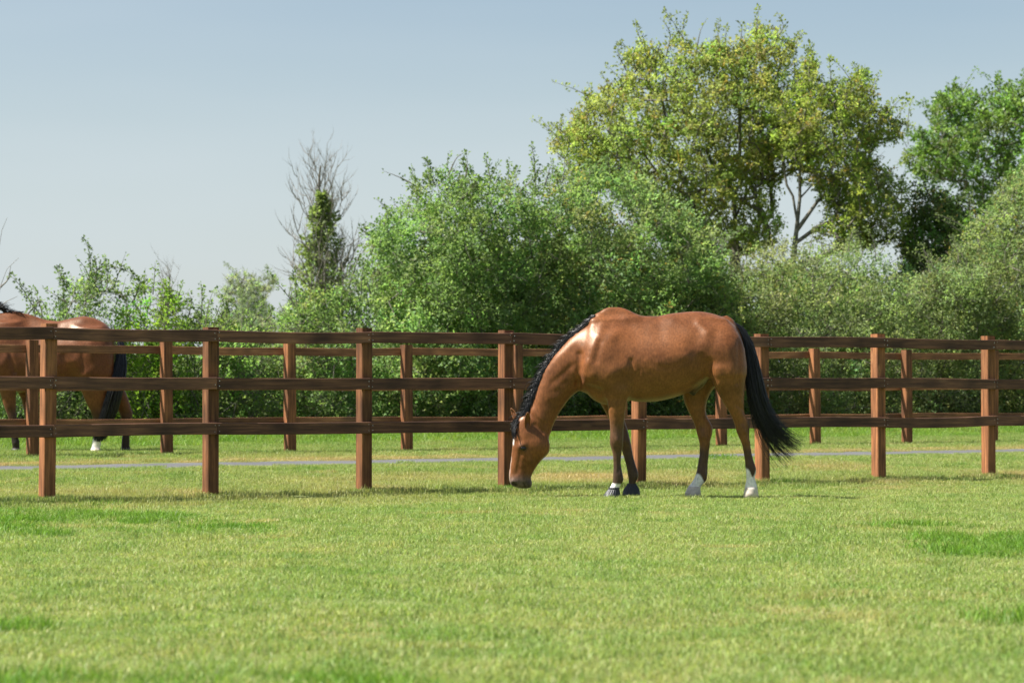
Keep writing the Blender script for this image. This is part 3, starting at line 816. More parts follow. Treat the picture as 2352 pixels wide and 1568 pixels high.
    # eyes
    for sg in (-1, 1):
        a = np.linspace(0, 2 * math.pi, 24, endpoint=False); rings = []
        for ph in np.linspace(.12, math.pi - .12, 12):
            rings.append(np.column_stack([X(181) + .024 * math.sin(ph) * np.cos(a), sg * .098 + .012 * math.sin(ph) * np.sin(a), Z(1134) + .018 * np.full(24, math.cos(ph))]))
        V, Fe = ring_loft(rings); mesh_np('eye', V + org, Fe, M_EYE, H, smooth=True)
    # mane
    crest = bez([(735, 118), (690, 150), (600, 232), (500, 322), (420, 412), (360, 502), (308, 592), (266, 690), (232, 790), (200, 870), (170, 915)], 200)
    ns = 2300
    s = rng.random(ns) ** .95; i = (s * 199).astype(int)
    base = crest[i]; tan = np.gradient(crest, axis=0)[i]; tan /= np.linalg.norm(tan, axis=1, keepdims=True)
    outn = np.stack([tan[:, 1], -tan[:, 0]], 1)             # photo space: towards upper left
    outn = np.where((outn[:, :1] > 0), -outn, outn)
    side = np.where(rng.random(ns) < .62, -1, 1)
    L = (55 + 60 * rng.random(ns)) * (.45 + .55 * ss(0, .25, s)) * rng.uniform(.75, 1.15, ns) * (1 + .5 * ss(.45, .9, s))
    m_ = 7
    tt = np.linspace(0, 1, m_)
    cid = (s * 70 + rng.normal(0, .6, ns)).astype(int) % 90; cr = rng.standard_normal((90, 4)); clump = .45 * cr[cid, 0] + .35 * rng.standard_normal(ns)
    fl = .25 + .5 * rng.random(ns); fl2 = np.clip(.35 + .3 * cr[cid, 1] + .2 * rng.standard_normal(ns), 0, 1.1)
    pp = np.zeros((ns, m_, 3))
    for k_ in range(m_):
        u = tt[k_]
        lift = L * (np.sin(u * 2.0) * (.26 + .36 * fl2) * (1 - .35 * (side < 0)))
        along = L * (u * u * .75 + clump * .25 * u)
        q = base + outn * (lift - 6)[:, None] + tan * along[:, None]
        yy = side * (.006 + (.052 * fl * np.sin(u * 1.9) + .012 * u)) + .004 * rng.standard_normal(ns) * u
        q = q + np.where(side < 0, 1, .2)[:, None] * (-outn) * (L * u ** 1.5 * .55 * fl)[:, None]
        pp[:, k_] = np.column_stack([X(q[:, 0]), yy, Z(q[:, 1])])
    # forelock
    nf = 260
    bx_ = 175 + rng.normal(0, 18, nf); 
    fpth = np.zeros((nf, m_, 3))
    en = np.column_stack([122 + rng.normal(0, 16, nf), 1040 + rng.normal(0, 28, nf)])
    ye = rng.normal(-.02, .03, nf)
    for k_ in range(m_):
        u = tt[k_]
        xq = bx_ + (en[:, 0] - bx_) * u - 26 * np.sin(u * math.pi); zq = 905 + (en[:, 1] - 905) * u
        fpth[:, k_] = np.column_stack([X(xq), ye * (.3 + .7 * u) - .012, Z(zq)])
    V, Fm = strand_mesh(np.concatenate([pp, fpth]), np.r_[.0016 + .0013 * rng.random(ns), .002 + .001 * rng.random(nf)])
    mesh_np('mane', V + org, Fm, M_HAIR, H, smooth=True)
    # tail
    ctr = bez([(1772, 168), (1830, 205), (1878, 290), (1908, 400), (1930, 520), (1952, 650), (1985, 780), (2040, 910), (2120, 1020), (2215, 1110), (2300, 1170)], 60)
    tn = np.gradient(ctr, axis=0); tn /= np.linalg.norm(tn, axis=1, keepdims=True)
    pr = np.stack([-tn[:, 1], tn[:, 0]], 1)                  # right/down -> left side of the tail
    u60 = np.linspace(0, 1, 60)
    wdt = np.interp(u60, [0, .06, .15, .3, .45, .6, .75, .9, 1], [8, 30, 42, 52, 60, 66, 80, 105, 130])
    nT = 1800; m2 = 12
    o = np.clip(rng.normal(0, .48, nT), -1.1, 1.1); yo = rng.normal(0, .45, nT)
    end = np.clip(.42 + .58 * rng.random(nT), .3, 1.0); st0 = rng.random(nT) * .22
    tp = np.zeros((nT, m2, 3)); wv = rng.uniform(0, 6.28, nT)
    droop = rng.random(nT) ** 2.2 * np.where(o > 0, 1, .25)
    for k_ in range(m2):
        u = st0 + (end - st0) * k_ / (m2 - 1); fi = u * 59; i0 = np.clip(fi.astype(int), 0, 58); f_ = (fi - i0)[:, None]
        cp = ctr[i0] * (1 - f_) + ctr[i0 + 1] * f_; pv = pr[i0]; w2 = np.interp(u, u60, wdt)
        spread = np.minimum(1, .25 + (k_ / (m2 - 1)) * 2.2)
        q = cp + pv * (o * w2 * spread + 9 * np.sin(u * 8 + wv) * u)[:, None]
        q[:, 0] -= droop * 70 * ss(.45, 1.0, u); q[:, 1] += droop * 110 * ss(.45, 1.0, u)
        tp[:, k_] = np.column_stack([X(q[:, 0]), yo * (.012 + .05 * np.sin(np.clip(u * 2.6, 0, 3.0))), Z(q[:, 1])])
    # a few long strays
    sp = []
    for e_ in ((2005, 1165), (1990, 1150), (2190, 1190), (2130, 1175), (2240, 1010), (2320, 1060), (2100, 1200)):
        q = bez([(1890, 480), (1905, 700), (1915 + (e_[0] - 1915) * .35, 900), (1915 + (e_[0] - 1915) * .7, 1060 + (e_[1] - 1160) * .6), e_], m2)
        sp.append(np.column_stack([X(q[:, 0]), np.full(m2, -.02), Z(q[:, 1])]))
    tp = np.concatenate([tp, np.array(sp)])
    V, Fm = strand_mesh(tp, np.r_[.0018 + .0016 * rng.random(nT), np.full(len(sp), .0016)], .3)
    mesh_np('tail', V + org, Fm, M_HAIR, H, smooth=True)
    return H
build_grazing_horse()

# ---- second horse, standing beyond the farther fence
def build_far_horse():
    S = 602.0; HY2 = 33.6
    sk = Skin(S, 400, 1195, .013, (-2.05, 1.0), (-.37, .37), (-.02, 2.25))
    X, Z = sk.X, sk.Z
    sk.xpart([(-175, 470, 590, 0, .05, 0), (-155, 400, 650, 0, .11, 0), (-100, 300, 700, 0, .18, .15), (-20, 215, 735, 0, .215, .4), (60, 175, 748, 0, .235, .6),
              (140, 158, 752, 0, .25, .7), (200, 163, 752, 0, .262, .7), (260, 183, 752, 0, .275, .6), (350, 210, 754, 0, .29, .45), (430, 217, 750, 0, .30, .4), (500, 204, 736, 0, .302, .38),
              (560, 190, 712, 0, .30, .38), (620, 181, 680, 0, .295, .38), (680, 190, 650, 0, .285, .38), (740, 213, 620, 0, .265, .36), (790, 243, 610, 0, .235, .3), (830, 292, 590, 0, .18, .2), (855, 370, 550, 0, .1, 0), (866, 440, 500, 0, .03, 0)], k=.02)
    # raised neck and head (left of the frame)
    sk.apart((60, 400), (-420, 120), [(-60, -220, 180, 0, .17), (60, -215, 205, 0, .165), (180, -180, 165, 0, .145), (320, -135, 120, 0, .12), (440, -105, 95, 0, .1), (540, -95, 85, 0, .088), (600, -80, 60, 0, .07)], k=.06)
    sk.apart((-390, 70), (-600, 410), [(0, -40, 95, 0, .08), (60, -120, 78, 0, .1), (120, -135, 66, 0, .1), (180, -110, 58, 0, .088), (250, -72, 52, 0, .07), (320, -60, 48, 0, .06), (370, -62, 50, 0, .06), (395, -40, 30, 0, .03)], k=.03)
    for sg in (-1, 1):
        sk.zpart([(230, -40, 130, sg * .11, .07), (330, -110, 180, sg * .14, .1), (450, -160, 200, sg * .155, .115), (560, -160, 200, sg * .16, .115), (640, -110, 180, sg * .16, .1), (700, -40, 150, sg * .155, .085)], k=.06)
        sk.zpart([(270, 590, 760, sg * .12, .08), (350, 570, 835, sg * .15, .12), (450, 560, 860, sg * .16, .14), (550, 565, 863, sg * .162, .14), (640, 590, 850, sg * .16, .125)], k=.06)
    sk.zpart([(600, 572, 858, -.16, .13), (660, 588, 846, -.16, .115), (710, 604, 832, -.158, .1), (770, 628, 815, -.156, .085), (830, 654, 800, -.154, .068), (885, 682, 796, -.152, .055), (930, 697, 803, -.15, .05), (975, 704, 798, -.148, .048),
              (1020, 706, 776, -.146, .044), (1070, 704, 766, -.144, .037), (1110, 701, 764, -.142, .04), (1140, 695, 764, -.14, .043), (1165, 692, 757, -.14, .042), (1195, 686, 762, -.14, .05)], k=.025)
    sk.zpart([(600, 640, 862, .16, .13), (680, 700, 890, .158, .11), (740, 765, 918, .156, .09), (800, 815, 943, .154, .075), (860, 850, 962, .152, .06), (905, 872, 976, .15, .05), (950, 886, 974, .148, .048), (1000, 893, 962, .146, .044),
              (1060, 896, 955, .144, .037), (1110, 894, 956, .142, .042), (1150, 890, 956, .14, .042), (1195, 884, 962, .14, .05)], k=.025)
    sk.zpart([(680, -30, 140, -.155, .09), (740, 2, 134, -.153, .075), (800, 24, 130, -.15, .065), (860, 42, 131, -.147, .055), (910, 60, 134, -.144, .052), (950, 74, 142, -.142, .052), (990, 84, 144, -.14, .044), (1040, 92, 148, -.138, .036),
              (1090, 95, 150, -.136, .036), (1130, 98, 157, -.135, .042), (1165, 103, 158, -.135, .038), (1195, 100, 166, -.135, .05)], k=.025)
    sk.zpart([(680, 60, 210, .155, .09), (740, 100, 208, .153, .075), (800, 135, 210, .15, .062), (860, 150, 214, .147, .054), (920, 160, 218, .144, .052), (970, 168, 219, .142, .046), (1040, 174, 216, .138, .036), (1100, 178, 216, .136, .036), (1140, 178, 222, .135, .042), (1195, 180, 234, .135, .05)], k=.025)
    P, F = sk.extract(); P = relax(sk, P, F)
    qx = P[:, 0] * S + 400; qz = 1195 - P[:, 2] * S
    N = vnormals(P, F); lat = np.clip(np.abs(N[:, 1]) * 1.6, 0, 1); d = np.zeros(len(P))
    def bump(p, q, r, amp):
        nonlocal d
        d += amp * np.exp(-(seg_dist(p, q, qx, qz) / r) ** 2) * lat
    bump((90, 430), (130, 600), 18, -.014); bump((40, 540), (70, 500), 40, .012); bump((500, 480), (530, 610), 34, -.016); bump((590, 520), (640, 600), 40, .012)
    bump((700, 400), (720, 560), 40, .01); bump((640, 460), (650, 600), 16, -.006); bump((560, 300), (600, 330), 24, .01)
    P = P + N * d[:, None]
    c = np.tile(np.array([.135, .046, .018]), (len(P), 1))
    c = paint(c, ss(600, 760, qz) * .3, (.2, .085, .03))
    fore = qx < 300
    c = paint(c, ss(800, 930, qz) * fore * .85, (.04, .022, .016)); c = paint(c, ss(940, 1050, qz) * fore, (.018, .014, .013))
    c = paint(c, ss(830, 950, qz) * (~fore) * .8, (.035, .022, .017)); c = paint(c, ss(960, 1040, qz) * (~fore), (.02, .016, .015))
    c = paint(c, ss(1095, 1112, qz + 6 * np.sin(P[:, 0] * 150)) * (qx > 660) * (qx < 800) * (P[:, 1] < 0), WHITE)
    gx = ((400 / 3.016) / 1.063 - CX) / FPX * HY2
    org = np.array([gx, HY2, CAM_H + (HOR - (720 + 1195 / 3.016) / 1.063) / FPX * HY2])
    org[2] = float(gh(gx, HY2)) + .01
    H = empty('horse', tuple(org), 'bay horse standing beyond both fences, cut off by the left photo edge', 'horse')
    bo = mesh_np('body', P + org, F, M_COAT, H, smooth=True, cols=c); finish_body(bo)
    for rows, yc, mt in (([(1168, 690, 758), (1195, 682, 764), (1200, 680, 765)], -.14, M_HOOF), ([(1168, 888, 955), (1200, 880, 964)], .14, M_HOOFD), ([(1168, 100, 160), (1200, 93, 168)], -.135, M_HOOFD), ([(1168, 178, 226), (1200, 174, 236)], .135, M_HOOFD)):
        hoof(sk, rows, yc, mt, H, origin=org, wfac=.6)
    for sg in (-1, 1):
        V, Fe = ear_mesh((X(-385), sg * .05, Z(40)), (X(-400), sg * .09, Z(-65)), .03, (-.8, sg * .6, 0))
        o = mesh_np('ear', V + org, Fe, M_COAT, H, smooth=True, cols=np.tile(BAYD, (len(V), 1))); o.modifiers.new('t', 'SOLIDIFY').thickness = .004
        a = np.linspace(0, 2 * math.pi, 16, endpoint=False)
        rings = [np.column_stack([X(-462) + .022 * math.sin(p_) * np.cos(a), sg * .1 + .014 * math.sin(p_) * np.sin(a), Z(165) + .017 * np.full(16, math.cos(p_))]) for p_ in np.linspace(.15, 3.0, 9)]
        V, Fe = ring_loft(rings); mesh_np('eye', V + org, Fe, M_EYE, H, smooth=True)
    # mane
    crest = bez([(150, 150), (60, 165), (-20, 120), (-120, 70), (-230, 40), (-330, 22), (-400, 20)], 100)
    ns = 700; s = rng.random(ns); i = (s * 99).astype(int); base = crest[i]
    pp = np.zeros((ns, 7, 3)); L = (40 + 50 * rng.random(ns)) * (.4 + .6 * ss(0, .2, s)); lean = rng.normal(0, .3, ns); sd = np.where(rng.random(ns) < .4, -1, 1)
    for k_ in range(7):
        u = k_ / 6
        pp[:, k_] = np.column_stack([X(base[:, 0] + L * (.55 + lean) * u), sd * (.004 + .05 * u * u), Z(base[:, 1] - L * (.75 * u - .35 * u * u) + 8)])
    V, Fm = strand_mesh(pp, .003 + .002 * rng.random(ns)); mesh_np('mane', V + org, Fm, M_HAIR, H, smooth=True)
    # tail
    ctr = bez([(838, 300), (880, 330), (905, 420), (908, 520), (895, 640), (868, 760), (835, 880), (790, 1000), (755, 1120)], 60)
    u60 = np.linspace(0, 1, 60); wdt = np.interp(u60, [0, .1, .3, .5, .7, .9, 1], [14, 36, 44, 50, 54, 48, 38])
    nT = 1100; m2 = 14; o = np.clip(rng.normal(0, .5, nT), -1, 1); yo = rng.normal(0, .5, nT); end = .78 + .22 * rng.random(nT) ** .7; st0 = rng.random(nT) * .2
    tp = np.zeros((nT, m2, 3)); wv = rng.uniform(0, 6.28, nT)
    for k_ in range(m2):
        u = st0 + (end - st0) * k_ / (m2 - 1); fi = u * 59; i0 = np.clip(fi.astype(int), 0, 58); f_ = (fi - i0)[:, None]
        q = ctr[i0] * (1 - f_) + ctr[i0 + 1] * f_; w2 = np.interp(u, u60, wdt)
        q[:, 0] += o * w2 * min(1, .3 + k_ / (m2 - 1) * 2) + 4 * np.sin(u * 8 + wv)
        tp[:, k_] = np.column_stack([X(q[:, 0]), -.05 - .14 * ss(.1, .6, u) + yo * (.015 + .05 * np.sin(np.clip(u * 2.8, 0, 3))), Z(q[:, 1])])
    V, Fm = strand_mesh(tp, .0035 + .0025 * rng.random(nT), .3); mesh_np('tail', V + org, Fm, M_HAIR, H, smooth=True)
build_far_horse()

# ------------------------------------------------------------------ vegetation
def leaves_mesh(P, Dv, size, rg, aspect=.62):
    """rhombic folded leaves at P pointing along Dv"""
    n = len(P)
    Dv = Dv / (np.linalg.norm(Dv, axis=1, keepdims=True) + 1e-9)
    r = rg.standard_normal((n, 3)); r[:, 2] = np.abs(r[:, 2]) + .5     # leaf faces mostly up and out
    N = r - Dv * (r * Dv).sum(1, keepdims=True); N /= np.linalg.norm(N, axis=1, keepdims=True) + 1e-9
    B = np.cross(Dv, N)
    s = size[:, None]
    fold = (.10 + .2 * rg.random((n, 1))) * s
    mid = P + Dv * s * (.42 + .15 * rg.random((n, 1)))
    hw = s * aspect * .5
    V = np.stack([P, mid + B * hw + N * fold, P + Dv * s, mid - B * hw + N * fold], 1).reshape(-1, 3)
    return V, np.arange(n * 4).reshape(n, 4)

def tubes(segs, sides=5):
    """segs: list of (p0, p1, r0, r1)"""
    if not len(segs): return np.zeros((0, 3)), np.zeros((0, 4), int)
    P0 = np.array([s[0] for s in segs], float); P1_ = np.array([s[1] for s in segs], float); r0 = np.array([s[2] for s in segs]); r1 = np.array([s[3] for s in segs])
    T = P1_ - P0; T /= np.linalg.norm(T, axis=1, keepdims=True) + 1e-9
    ref = np.where(np.abs(T[:, 2:3]) > .9, np.array([1., 0, 0]), np.array([0, 0, 1.])); A = np.cross(T, ref); A /= np.linalg.norm(A, axis=1, keepdims=True); B = np.cross(T, A)
    V = []
    for (P, r) in ((P0, r0), (P1_ + T * (r1 * .3)[:, None], r1)):
        for k in range(sides):
            an = 2 * math.pi * k / sides
            V.append(P + (A * math.cos(an) + B * math.sin(an)) * r[:, None])
    V = np.stack(V, 1)         # n, 2*sides, 3
    n = len(segs); base = (np.arange(n) * 2 * sides)[:, None]
    F = []
    for k in range(sides):
        F.append(np.stack([base[:, 0] + k, base[:, 0] + (k + 1) % sides, base[:, 0] + sides + (k + 1) % sides, base[:, 0] + sides + k], 1))
    return V.reshape(-1, 3), np.concatenate(F)

def in_poly(poly, x, y):
    inside = np.zeros(len(x), bool); n = len(poly)
    ed = np.full(len(x), 1e9)
    for i in range(n):
        x0, y0 = poly[i]; x1, y1 = poly[(i + 1) % n]
        c = ((y0 > y) != (y1 > y)) & (x < (x1 - x0) * (y - y0) / (y1 - y0 + 1e-12) + x0)
        inside ^= c
        ed = np.minimum(ed, seg_dist((x0, y0), (x1, y1), x, y))
    return inside, ed

def skeleton(base_nodes, targets, rg, r_tip=.006, up=.25, step=.45):
    """grow limbs from the trunk nodes to every target"""
    pos = [np.array(p, float) for p, _ in base_nodes]; par = [q for _, q in base_nodes]; tip = [0] * len(pos)
    root = pos[0]
    order = np.argsort(np.linalg.norm((targets - root) * [1, 1, .8], axis=1))
    for ti in order:
        T = targets[ti]; A = np.array(pos)
        dv = T - A; dist = np.linalg.norm(dv, axis=1)
        cost = dist + .9 * np.maximum(0, -dv[:, 2]) + .25 * np.linalg.norm(A - root, axis=1)
        j = int(np.argmin(cost)); k = max(1, int(dist[j] / step)); p = pos[j]; prev = j
        for q in range(1, k + 1):
            f = q / k
            pt = p * (1 - f) + T * f
            if q < k: pt = pt + rg.normal(0, .05 * dist[j] / k + .02, 3) + np.array([0, 0, -.06 * math.sin(f * math.pi) * dist[j] * up])
            pos.append(pt); par.append(prev); tip.append(0); prev = len(pos) - 1
        tip[prev] = 1
    n = len(pos); acc = np.zeros(n)
    for i in range(n - 1, -1, -1):
        rr = max(acc[i], r_tip ** 2.2)
        acc[i] = rr
        if par[i] >= 0: acc[par[i]] += rr
    rad = acc ** (1 / 2.2)
    segs = [(pos[par[i]], pos[i], min(rad[par[i]], rad[i] * 1.5), rad[i]) for i in range(n) if par[i] >= 0]
    return segs, np.array(pos), rad

def plant(name, label, cat, poly, Y, depth, col, npuff, spr, leaf, seed, group=None, trunk=None, pr=(.22, .42), mat=None, colvar=.27, warm=0, base=None, rtip=.005, shoots=(), crown='foliage', stem='branches', leavesper=7, sparse=1.0, barky=None, sprl=(.14, .30), shoot_density=4.0, shoot_len=1.0):
    """poly: silhouette on the photo frame (2352 wide) used for the crown's own size and place at depth Y"""
    rg = np.random.default_rng(seed)
    poly = np.array(poly, float)
    W = np.array([[ (p[0] - CX) / FPX * Y, CAM_H + (HOR - p[1]) / FPX * Y] for p in poly])
    x0, z0 = W.min(0); x1, z1 = W.max(0)
    C, RR = [], []
    tries = 0
    while len(C) < npuff and tries < 200:
        tries += 1
        x = rg.uniform(x0, x1, 400); z = rg.uniform(z0, z1, 400)
        ins, ed = in_poly(W, x, z)
        r = rg.uniform(pr[0], pr[1], 400)
        ok = ins & (ed > r * .3)
        hol = np.sin(2.6 * x + seed) * np.sin(2.9 * z + 2 * seed) + .6 * np.sin(5.3 * x + 3 * seed) * np.sin(4.7 * z + seed)
        ok &= (hol > -.28) | (rg.random(400) < .62)
        if z0 < .35: ok |= ins & (z < .7) & (ed > r * .2)
        for a, b_, e_, r_ in zip(x[ok], z[ok], ed[ok], r[ok]):
            dd = depth * min(1, math.sqrt(max(e_, .05) / (depth * .9)))
            yo = rg.uniform(-1, 1); yo = math.copysign(abs(yo) ** .7, yo) * dd
            C.append((a, Y + yo, b_)); RR.append(min(r_, max(.12, e_ * 1.05)))
            if len(C) >= npuff: break
    C = np.array(C); RR = np.array(RR)
    bx_, bz_ = (x0 + x1) / 2, 0
    if base is not None: bx_ = (base - CX) / FPX * Y
    gz = float(gh(bx_, Y))
    e = empty(name, (bx_, Y, gz), label, cat, group)
    # trunk nodes
    if trunk is None:
        trunk = []
        for k in range(4):
            a = rg.uniform(-.35, .35); trunk.append([(bx_ + a, Y + rg.uniform(-.2, .2), gz - .1), (bx_ + a * 1.6 + rg.normal(0, .1), Y + rg.normal(0, .2), gz + (z1 - gz) * .22), (bx_ + a * 2.6 + rg.normal(0, .2), Y + rg.normal(0, .3), gz + (z1 - gz) * .42)])
    else:
        trunk = [[(px(q[0], q[1], Y)[0], Y + (q[2] if len(q) > 2 else 0), px(q[0], q[1], Y)[2]) for q in br] for br in trunk]
    nodes = []
    for bi, br in enumerate(trunk):
        for k, q in enumerate(br):
            if k == 0 and bi > 0:
                A = np.array([nn[0] for nn in nodes]); j = int(np.argmin(np.linalg.norm(A - np.array(q), axis=1)))
                if np.linalg.norm(A[j] - np.array(q)) < .25: last = j; continue
                nodes.append((q, -1)); last = len(nodes) - 1; continue
            nodes.append((q, -1 if k == 0 else last)); last = len(nodes) - 1
    segs, pos, rad = skeleton(nodes, C, rg, rtip)
    # shoots that stand out of the crown
    LP, LD, LS, LC = [], [], [], []
    base_c = np.array(col)
    area = 0; ptsU = []
    for i in range(len(W)):
        a, b_ = W[i], W[(i + 1) % len(W)]
        L_ = np.linalg.norm(b_ - a); mid = (a + b_) / 2
        if mid[1] < z0 + .45 * (z1 - z0) or (a[1] < .5 and b_[1] < .5): continue
        nrm = np.array([a[1] - b_[1], b_[0] - a[0]]) / (L_ + 1e-9)
        tst, _ = in_poly(W, np.array([mid[0] + nrm[0] * .05]), np.array([mid[1] + nrm[1] * .05]))
        if tst[0]: nrm = -nrm
        if nrm[1] < -.2: continue
        for _ in range(rg.poisson(L_ * shoot_density)): ptsU.append((a + (b_ - a) * rg.random() - nrm * .25, nrm))
    autos = []
    for p_, nr in ptsU:
        L_ = rg.uniform(.3, .85) * shoot_len; d_ = nr * .7 + np.array([rg.normal(0, .45), .55]); d_ /= np.linalg.norm(d_)
        y_ = Y + rg.uniform(-.7, .7) * depth; bend = rg.normal(0, .16, 3)
        autos.append(np.array([[p_[0] + d_[0] * L_ * f + bend[0] * f * f * L_, y_ + bend[1] * f * f * L_, p_[1] + d_[1] * L_ * f - .10 * f * f * L_] for f in np.linspace(0, 1, 9)]))
    for q in autos:
        for k in range(8): segs.append((q[k], q[k + 1], .011 * (1 - k / 9.5), .011 * (1 - (k + 1) / 9.5)))
        nl = int(rg.uniform(22, 60)); f = rg.random(nl) ** .8 * 7.99; i0 = f.astype(int); pp = q[i0] * (1 - (f - i0)[:, None]) + q[i0 + 1] * (f - i0)[:, None]
        sp = rg.standard_normal((nl, 3)); sp /= np.linalg.norm(sp, axis=1, keepdims=True)
        LP.append(pp + sp * (.015 + .11 * rg.random((nl, 1)) * (1.1 - f / 8)[:, None])); LD.append(sp + [0, 0, .4]); LS.append(leaf * rg.uniform(.6, 1.15, nl)); LC.append(np.tile(base_c * 1.15 * rg.uniform(.8, 1.2), (nl, 1)) * rg.uniform(.8, 1.2, (nl, 1)))
    for sh in shoots:
        q = bez([px(a, b_, Y) for a, b_ in sh[0]], 14); q[:, 1] += rg.normal(0, .1)
        for k in range(13): segs.append((q[k], q[k + 1], .016 * (1 - k / 15), .016 * (1 - (k + 1) / 15)))
        nl = sh[1]
        if nl:
            f = rg.random(nl) * 12.99; i0 = f.astype(int); pp = q[i0] * (1 - (f - i0)[:, None]) + q[i0 + 1] * (f - i0)[:, None]
            # side spurs
            sp = rg.standard_normal((nl, 3)); sp /= np.linalg.norm(sp, axis=1, keepdims=True)
            LP.append(pp + sp * (.02 + sh[2] * rg.random((nl, 1)) * (1.1 - f / 13)[:, None])); LD.append(sp + [0, 0, .4]); LS.append(leaf * rg.uniform(.7, 1.2, nl)); LC.append(np.tile(base_c * rg.uniform(.8, 1.15), (nl, 1)) * rg.uniform(.8, 1.2, (nl, 1)))
    # sprigs in each puff
    ns = np.maximum(6, (.93 * spr * (RR / .32) ** 2 * sparse).astype(int))
    ci = np.repeat(np.arange(len(C)), ns); n = len(ci)
    dv = rg.standard_normal((n, 3)); dv[:, 2] += .25; dv /= np.linalg.norm(dv, axis=1, keepdims=True)
    rad0 = RR[ci] * (.25 + .75 * rg.random(n) ** .6)
    S0 = C[ci] + dv * rad0[:, None] * np.array([1, 1, .82])
    sd = dv + rg.normal(0, .55, (n, 3)); sd[:, 2] += .2; sd /= np.linalg.norm(sd, axis=1, keepdims=True)
    Ls = rg.uniform(sprl[0], sprl[1], n)
    J = leavesper
    jj = np.tile(np.arange(J), n); si = np.repeat(np.arange(n), J)
    P = S0[si] + sd[si] * (Ls[si] * (jj / J) - .08)[:, None] + rg.normal(0, .018, (n * J, 3))
    Dl = sd[si] * .6 + rg.normal(0, .75, (n * J, 3))
    Sz = leaf * .95 * rg.uniform(.5, 1.35, n * J)
    pc = base_c[None] * (1 + colvar * rg.standard_normal((len(C), 1))) * (1 + .08 * rg.standard_normal((len(C), 3)))
    sc_ = pc[ci] * (1 + .12 * rg.standard_normal((n, 1)))
    if warm: 
        wm = (rg.random((n, 1)) < warm) * rg.random((n, 1)); sc_ = sc_ * (1 - wm) + np.array([.27, .19, .055]) * wm
    lc = sc_[si] * (1 + .11 * rg.standard_normal((n * J, 1))) * 1.42
    LP.append(P); LD.append(Dl); LS.append(Sz); LC.append(lc)
    P = np.concatenate(LP); Dl = np.concatenate(LD); Sz = np.concatenate(LS); lc = np.clip(np.concatenate(LC), .008, .6)
    keep = P[:, 2] > gh(P[:, 0], P[:, 1]) + .02
    P, Dl, Sz, lc = P[keep], Dl[keep], Sz[keep], lc[keep]
    # twigs
    tw = rg.choice(n, min(n, 900), replace=False)
    for i in tw: segs.append((C[ci[i]] + (S0[i] - C[ci[i]]) * .1, S0[i] + sd[i] * Ls[i], .005, .0025))
    V, F = tubes(segs); mesh_np(stem, V, F, barky or M_BARK, e, smooth=True)
    V, F = leaves_mesh(P, Dl, Sz, rg)
    mesh_np(crown, V, F, mat or M_LEAF, e, cols=np.repeat(lc, 4, 0))
    return e, len(P)

HAW = (.15, .22, .082); LIME = (.17, .27, .04); MAPLE = (.215, .255, .075); OAK = (.115, .185, .045); GREY = (.18, .225, .10); DARK = (.085, .14, .04); PALE = (.20, .25, .14)
G0 = 1012
NL = 0
def add(*a, **k):
    global NL
    NL += plant(*a, **k)[1]

HG = 'hedgerow bushes behind the fences'
# low hedge on the left
add('hawthorn_bush', 'loose hawthorn bush with tall arching shoots behind the far horse', 'bush', [(-60, G0), (-60, 760), (40, 715), (120, 700), (150, 660), (190, 620), (250, 625), (300, 650), (310, 720), (300, G0)], 44.5, 1.0, HAW, 150, 20, .062, 11, HG,
    shoots=(([(110, 740), (75, 700), (50, 660), (22, 630)], 120, .09), ([(150, 720), (150, 660), (137, 610)], 130, .10), ([(195, 700), (205, 640), (205, 590), (190, 545)], 130, .09), ([(200, 640), (240, 610), (290, 622), (310, 640)], 150, .13), ([(60, 720), (90, 690), (105, 720)], 60, .1), ([(215, 680), (225, 620), (222, 590)], 90, .12)))
add('hawthorn_bush', 'bright lime green bush right of the arching hawthorn', 'bush', [(240, G0), (250, 740), (280, 690), (310, 650), (350, 640), (400, 655), (430, 700), (450, 760), (450, G0)], 44.8, 1.0, LIME, 130, 20, .06, 12, HG,
    shoots=(([(395, 720), (410, 680), (420, 650)], 60, .08), ([(310, 690), (325, 650), (330, 630)], 60, .08)))
add('hawthorn_bush', 'straggly hedge bush with thin upright shoots left of the ivy tree', 'bush', [(420, G0), (425, 740), (450, 710), (500, 715), (560, 740), (620, 745), (640, G0)], 45.0, 1.0, (.16, .24, .07), 130, 19, .06, 13, HG,
    shoots=(([(455, 760), (465, 700), (463, 652)], 90, .09), ([(430, 740), (440, 690), (432, 670)], 70, .09), ([(500, 740), (520, 710), (545, 690)], 70, .1), ([(610, 740), (625, 720), (622, 705)], 50, .08)))
add('hawthorn_bush', 'pale green hedge bush below the ivy covered tree', 'bush', [(590, G0), (600, 740), (640, 715), (665, 680), (700, 660), (740, 665), (790, 650), (850, 640), (870, 760), (860, G0)], 46.0, 1.1, (.165, .24, .085), 200, 20, .06, 14, HG,
    shoots=(([(680, 700), (678, 660), (672, 625)], 90, .08), ([(800, 660), (820, 600), (835, 560)], 80, .1)))
